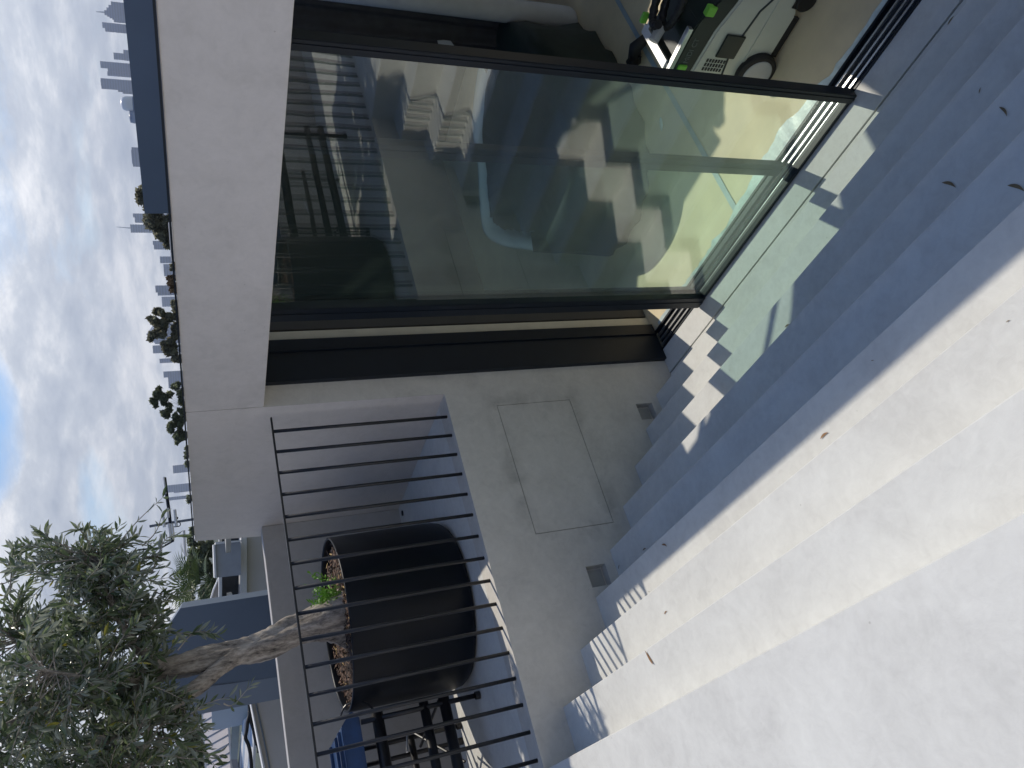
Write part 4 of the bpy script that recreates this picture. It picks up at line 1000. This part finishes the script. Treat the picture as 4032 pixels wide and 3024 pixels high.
for zz in (m_.z - 10, m_.z - 15, m_.z - 20): 
    bm = bmesh.new(); lathe(bm, [(rr * 1.01, zz), (rr * 1.01, zz + 1.6)], (m_.x, m_.y), 40); obj('window_band', bm, M_TW[0], root)
a = far(842 * k, 715 * k, 900); b_ = far(842 * k, 805 * k, 900); m2 = (a + b_) / 2; rr2 = (a - b_).length / 2
bm = bmesh.new(); lathe(bm, [(rr2, GZ), (rr2, m2.z - 4), (rr2 * .9, m2.z - 1), (.01, m2.z)], (m2.x, m2.y), 40); obj('wing', bm, M_TW[2], root, smooth=True)

# ------------------------------------------------------------------ fallen leaves on the steps
def step_hit(x, y):
    for kk in range(0, 10):
        h = hitZ(x, y, tz(kk)); lo_y = -9 if kk == 0 else nos(kk - 1); hi_y = nos(kk) if kk < 9 else 2.6
        if lo_y <= h.y <= hi_y: return h
    return hitZ(x, y, ZL)
LV = [(3249, 1715, 44, .7, 0, 'curled orange brown leaf on the sunlit tread just in front of the shadow edge'),
      (3101, 1283, 24, .6, 1, 'small green brown leaf at the tip of the green lit patch'),
      (2619, 2148, 34, -.3, 0, 'rust coloured leaf on the shaded tread near the wall niche'),
      (2540, 2163, 26, .5, 1, 'small dark leaf at the nosing nearest the wall niche'),
      (2439, 2231, 20, 1.4, 1, 'tiny dark leaf at the foot of the side wall'),
      (2623, 2412, 24, .9, 0, 'small red brown leaf in the sunlit middle of a tread'),
      (2560, 2586, 60, 2.1, 0, 'long thin tan leaf lying across a sunlit nosing'),
      (3953, 440, 42, -.9, 1, 'brown leaf in blue shade near the far right of the steps'),
      (3740, 729, 54, -.35, 1, 'long curved dark leaf in the middle of a shaded tread'),
      (4005, 742, 60, -.35, 1, 'pointed brown leaf cut by the edge of the photo'),
      (3747, 81, 30, .95, 1, 'dark narrow leaf beside the drain slot'),
      (3861, 356, 18, 1.3, 1, 'tiny dark leaf scrap on a shaded tread'),
      (3438, 1420, 12, 0, 1, 'black speck of debris on the grey half shaded tread'),
      (3972, 1265, 14, .5, 1, 'tiny debris curl high on a sunlit tread'),
      (2557, 2330, 8, .5, 1, 'tiny round speck under the baluster shadow stripes')]
rv = random.Random(9)
for (x, y, lp, ang, kd, lab) in LV:
    h = step_hit(x, y); L_ = lp / F * h.length * 1.08
    # direction in the photo -> direction on the tread
    h2 = hitZ(x + 30 * cos(ang), y - 30 * sin(ang), h.z); d = (h2 - h).normalized(); sdv = Vector((-d.y, d.x, 0)); bm = bmesh.new(); n_ = 7
    up_, dn_, md_ = [], [], []
    for i in range(n_ + 1):
        t_ = i / n_; wd = L_ * .095 * math.sin(pi * min(1, t_ ** .8)) ; cv = L_ * .10 * math.sin(pi * t_)
        p = h + d * (t_ - .5) * L_ + sdv * cv
        z_ = .002 + L_ * .07 * (2 * t_ - 1) ** 2
        md_.append(bm.verts.new(p + Vector((0, 0, z_)))); up_.append(bm.verts.new(p + sdv * (wd + 1e-4) + Vector((0, 0, z_ + wd * .12)))); dn_.append(bm.verts.new(p - sdv * (wd + 1e-4) + Vector((0, 0, z_ + wd * .15))))
    for i in range(n_):
        bm.faces.new((md_[i], md_[i + 1], up_[i + 1], up_[i])); bm.faces.new((dn_[i], dn_[i + 1], md_[i + 1], md_[i]))
    tag(obj('fallen_leaf', bm, M_DRYD if kd else M_DRY, smooth=True), lab, 'leaf', 'fallen leaves on the steps')

# ------------------------------------------------------------------ haze
hz = obj('haze', B(-4600, 4600, -4600, 4600, GZ - 1, 420), None)
hm = bpy.data.materials.new('haze'); hm.use_nodes = True; ht = hm.node_tree; ht.nodes.clear()
ho = N(ht, 'ShaderNodeOutputMaterial'); hv = N(ht, 'ShaderNodeVolumePrincipled')
hv.inputs['Color'].default_value = (.78, .86, 1.0, 1); hv.inputs['Density'].default_value = .00013; hv.inputs['Anisotropy'].default_value = .2
ht.links.new(hv.outputs[0], ho.inputs['Volume']); hz.data.materials.append(hm); tag(hz, kind='stuff')
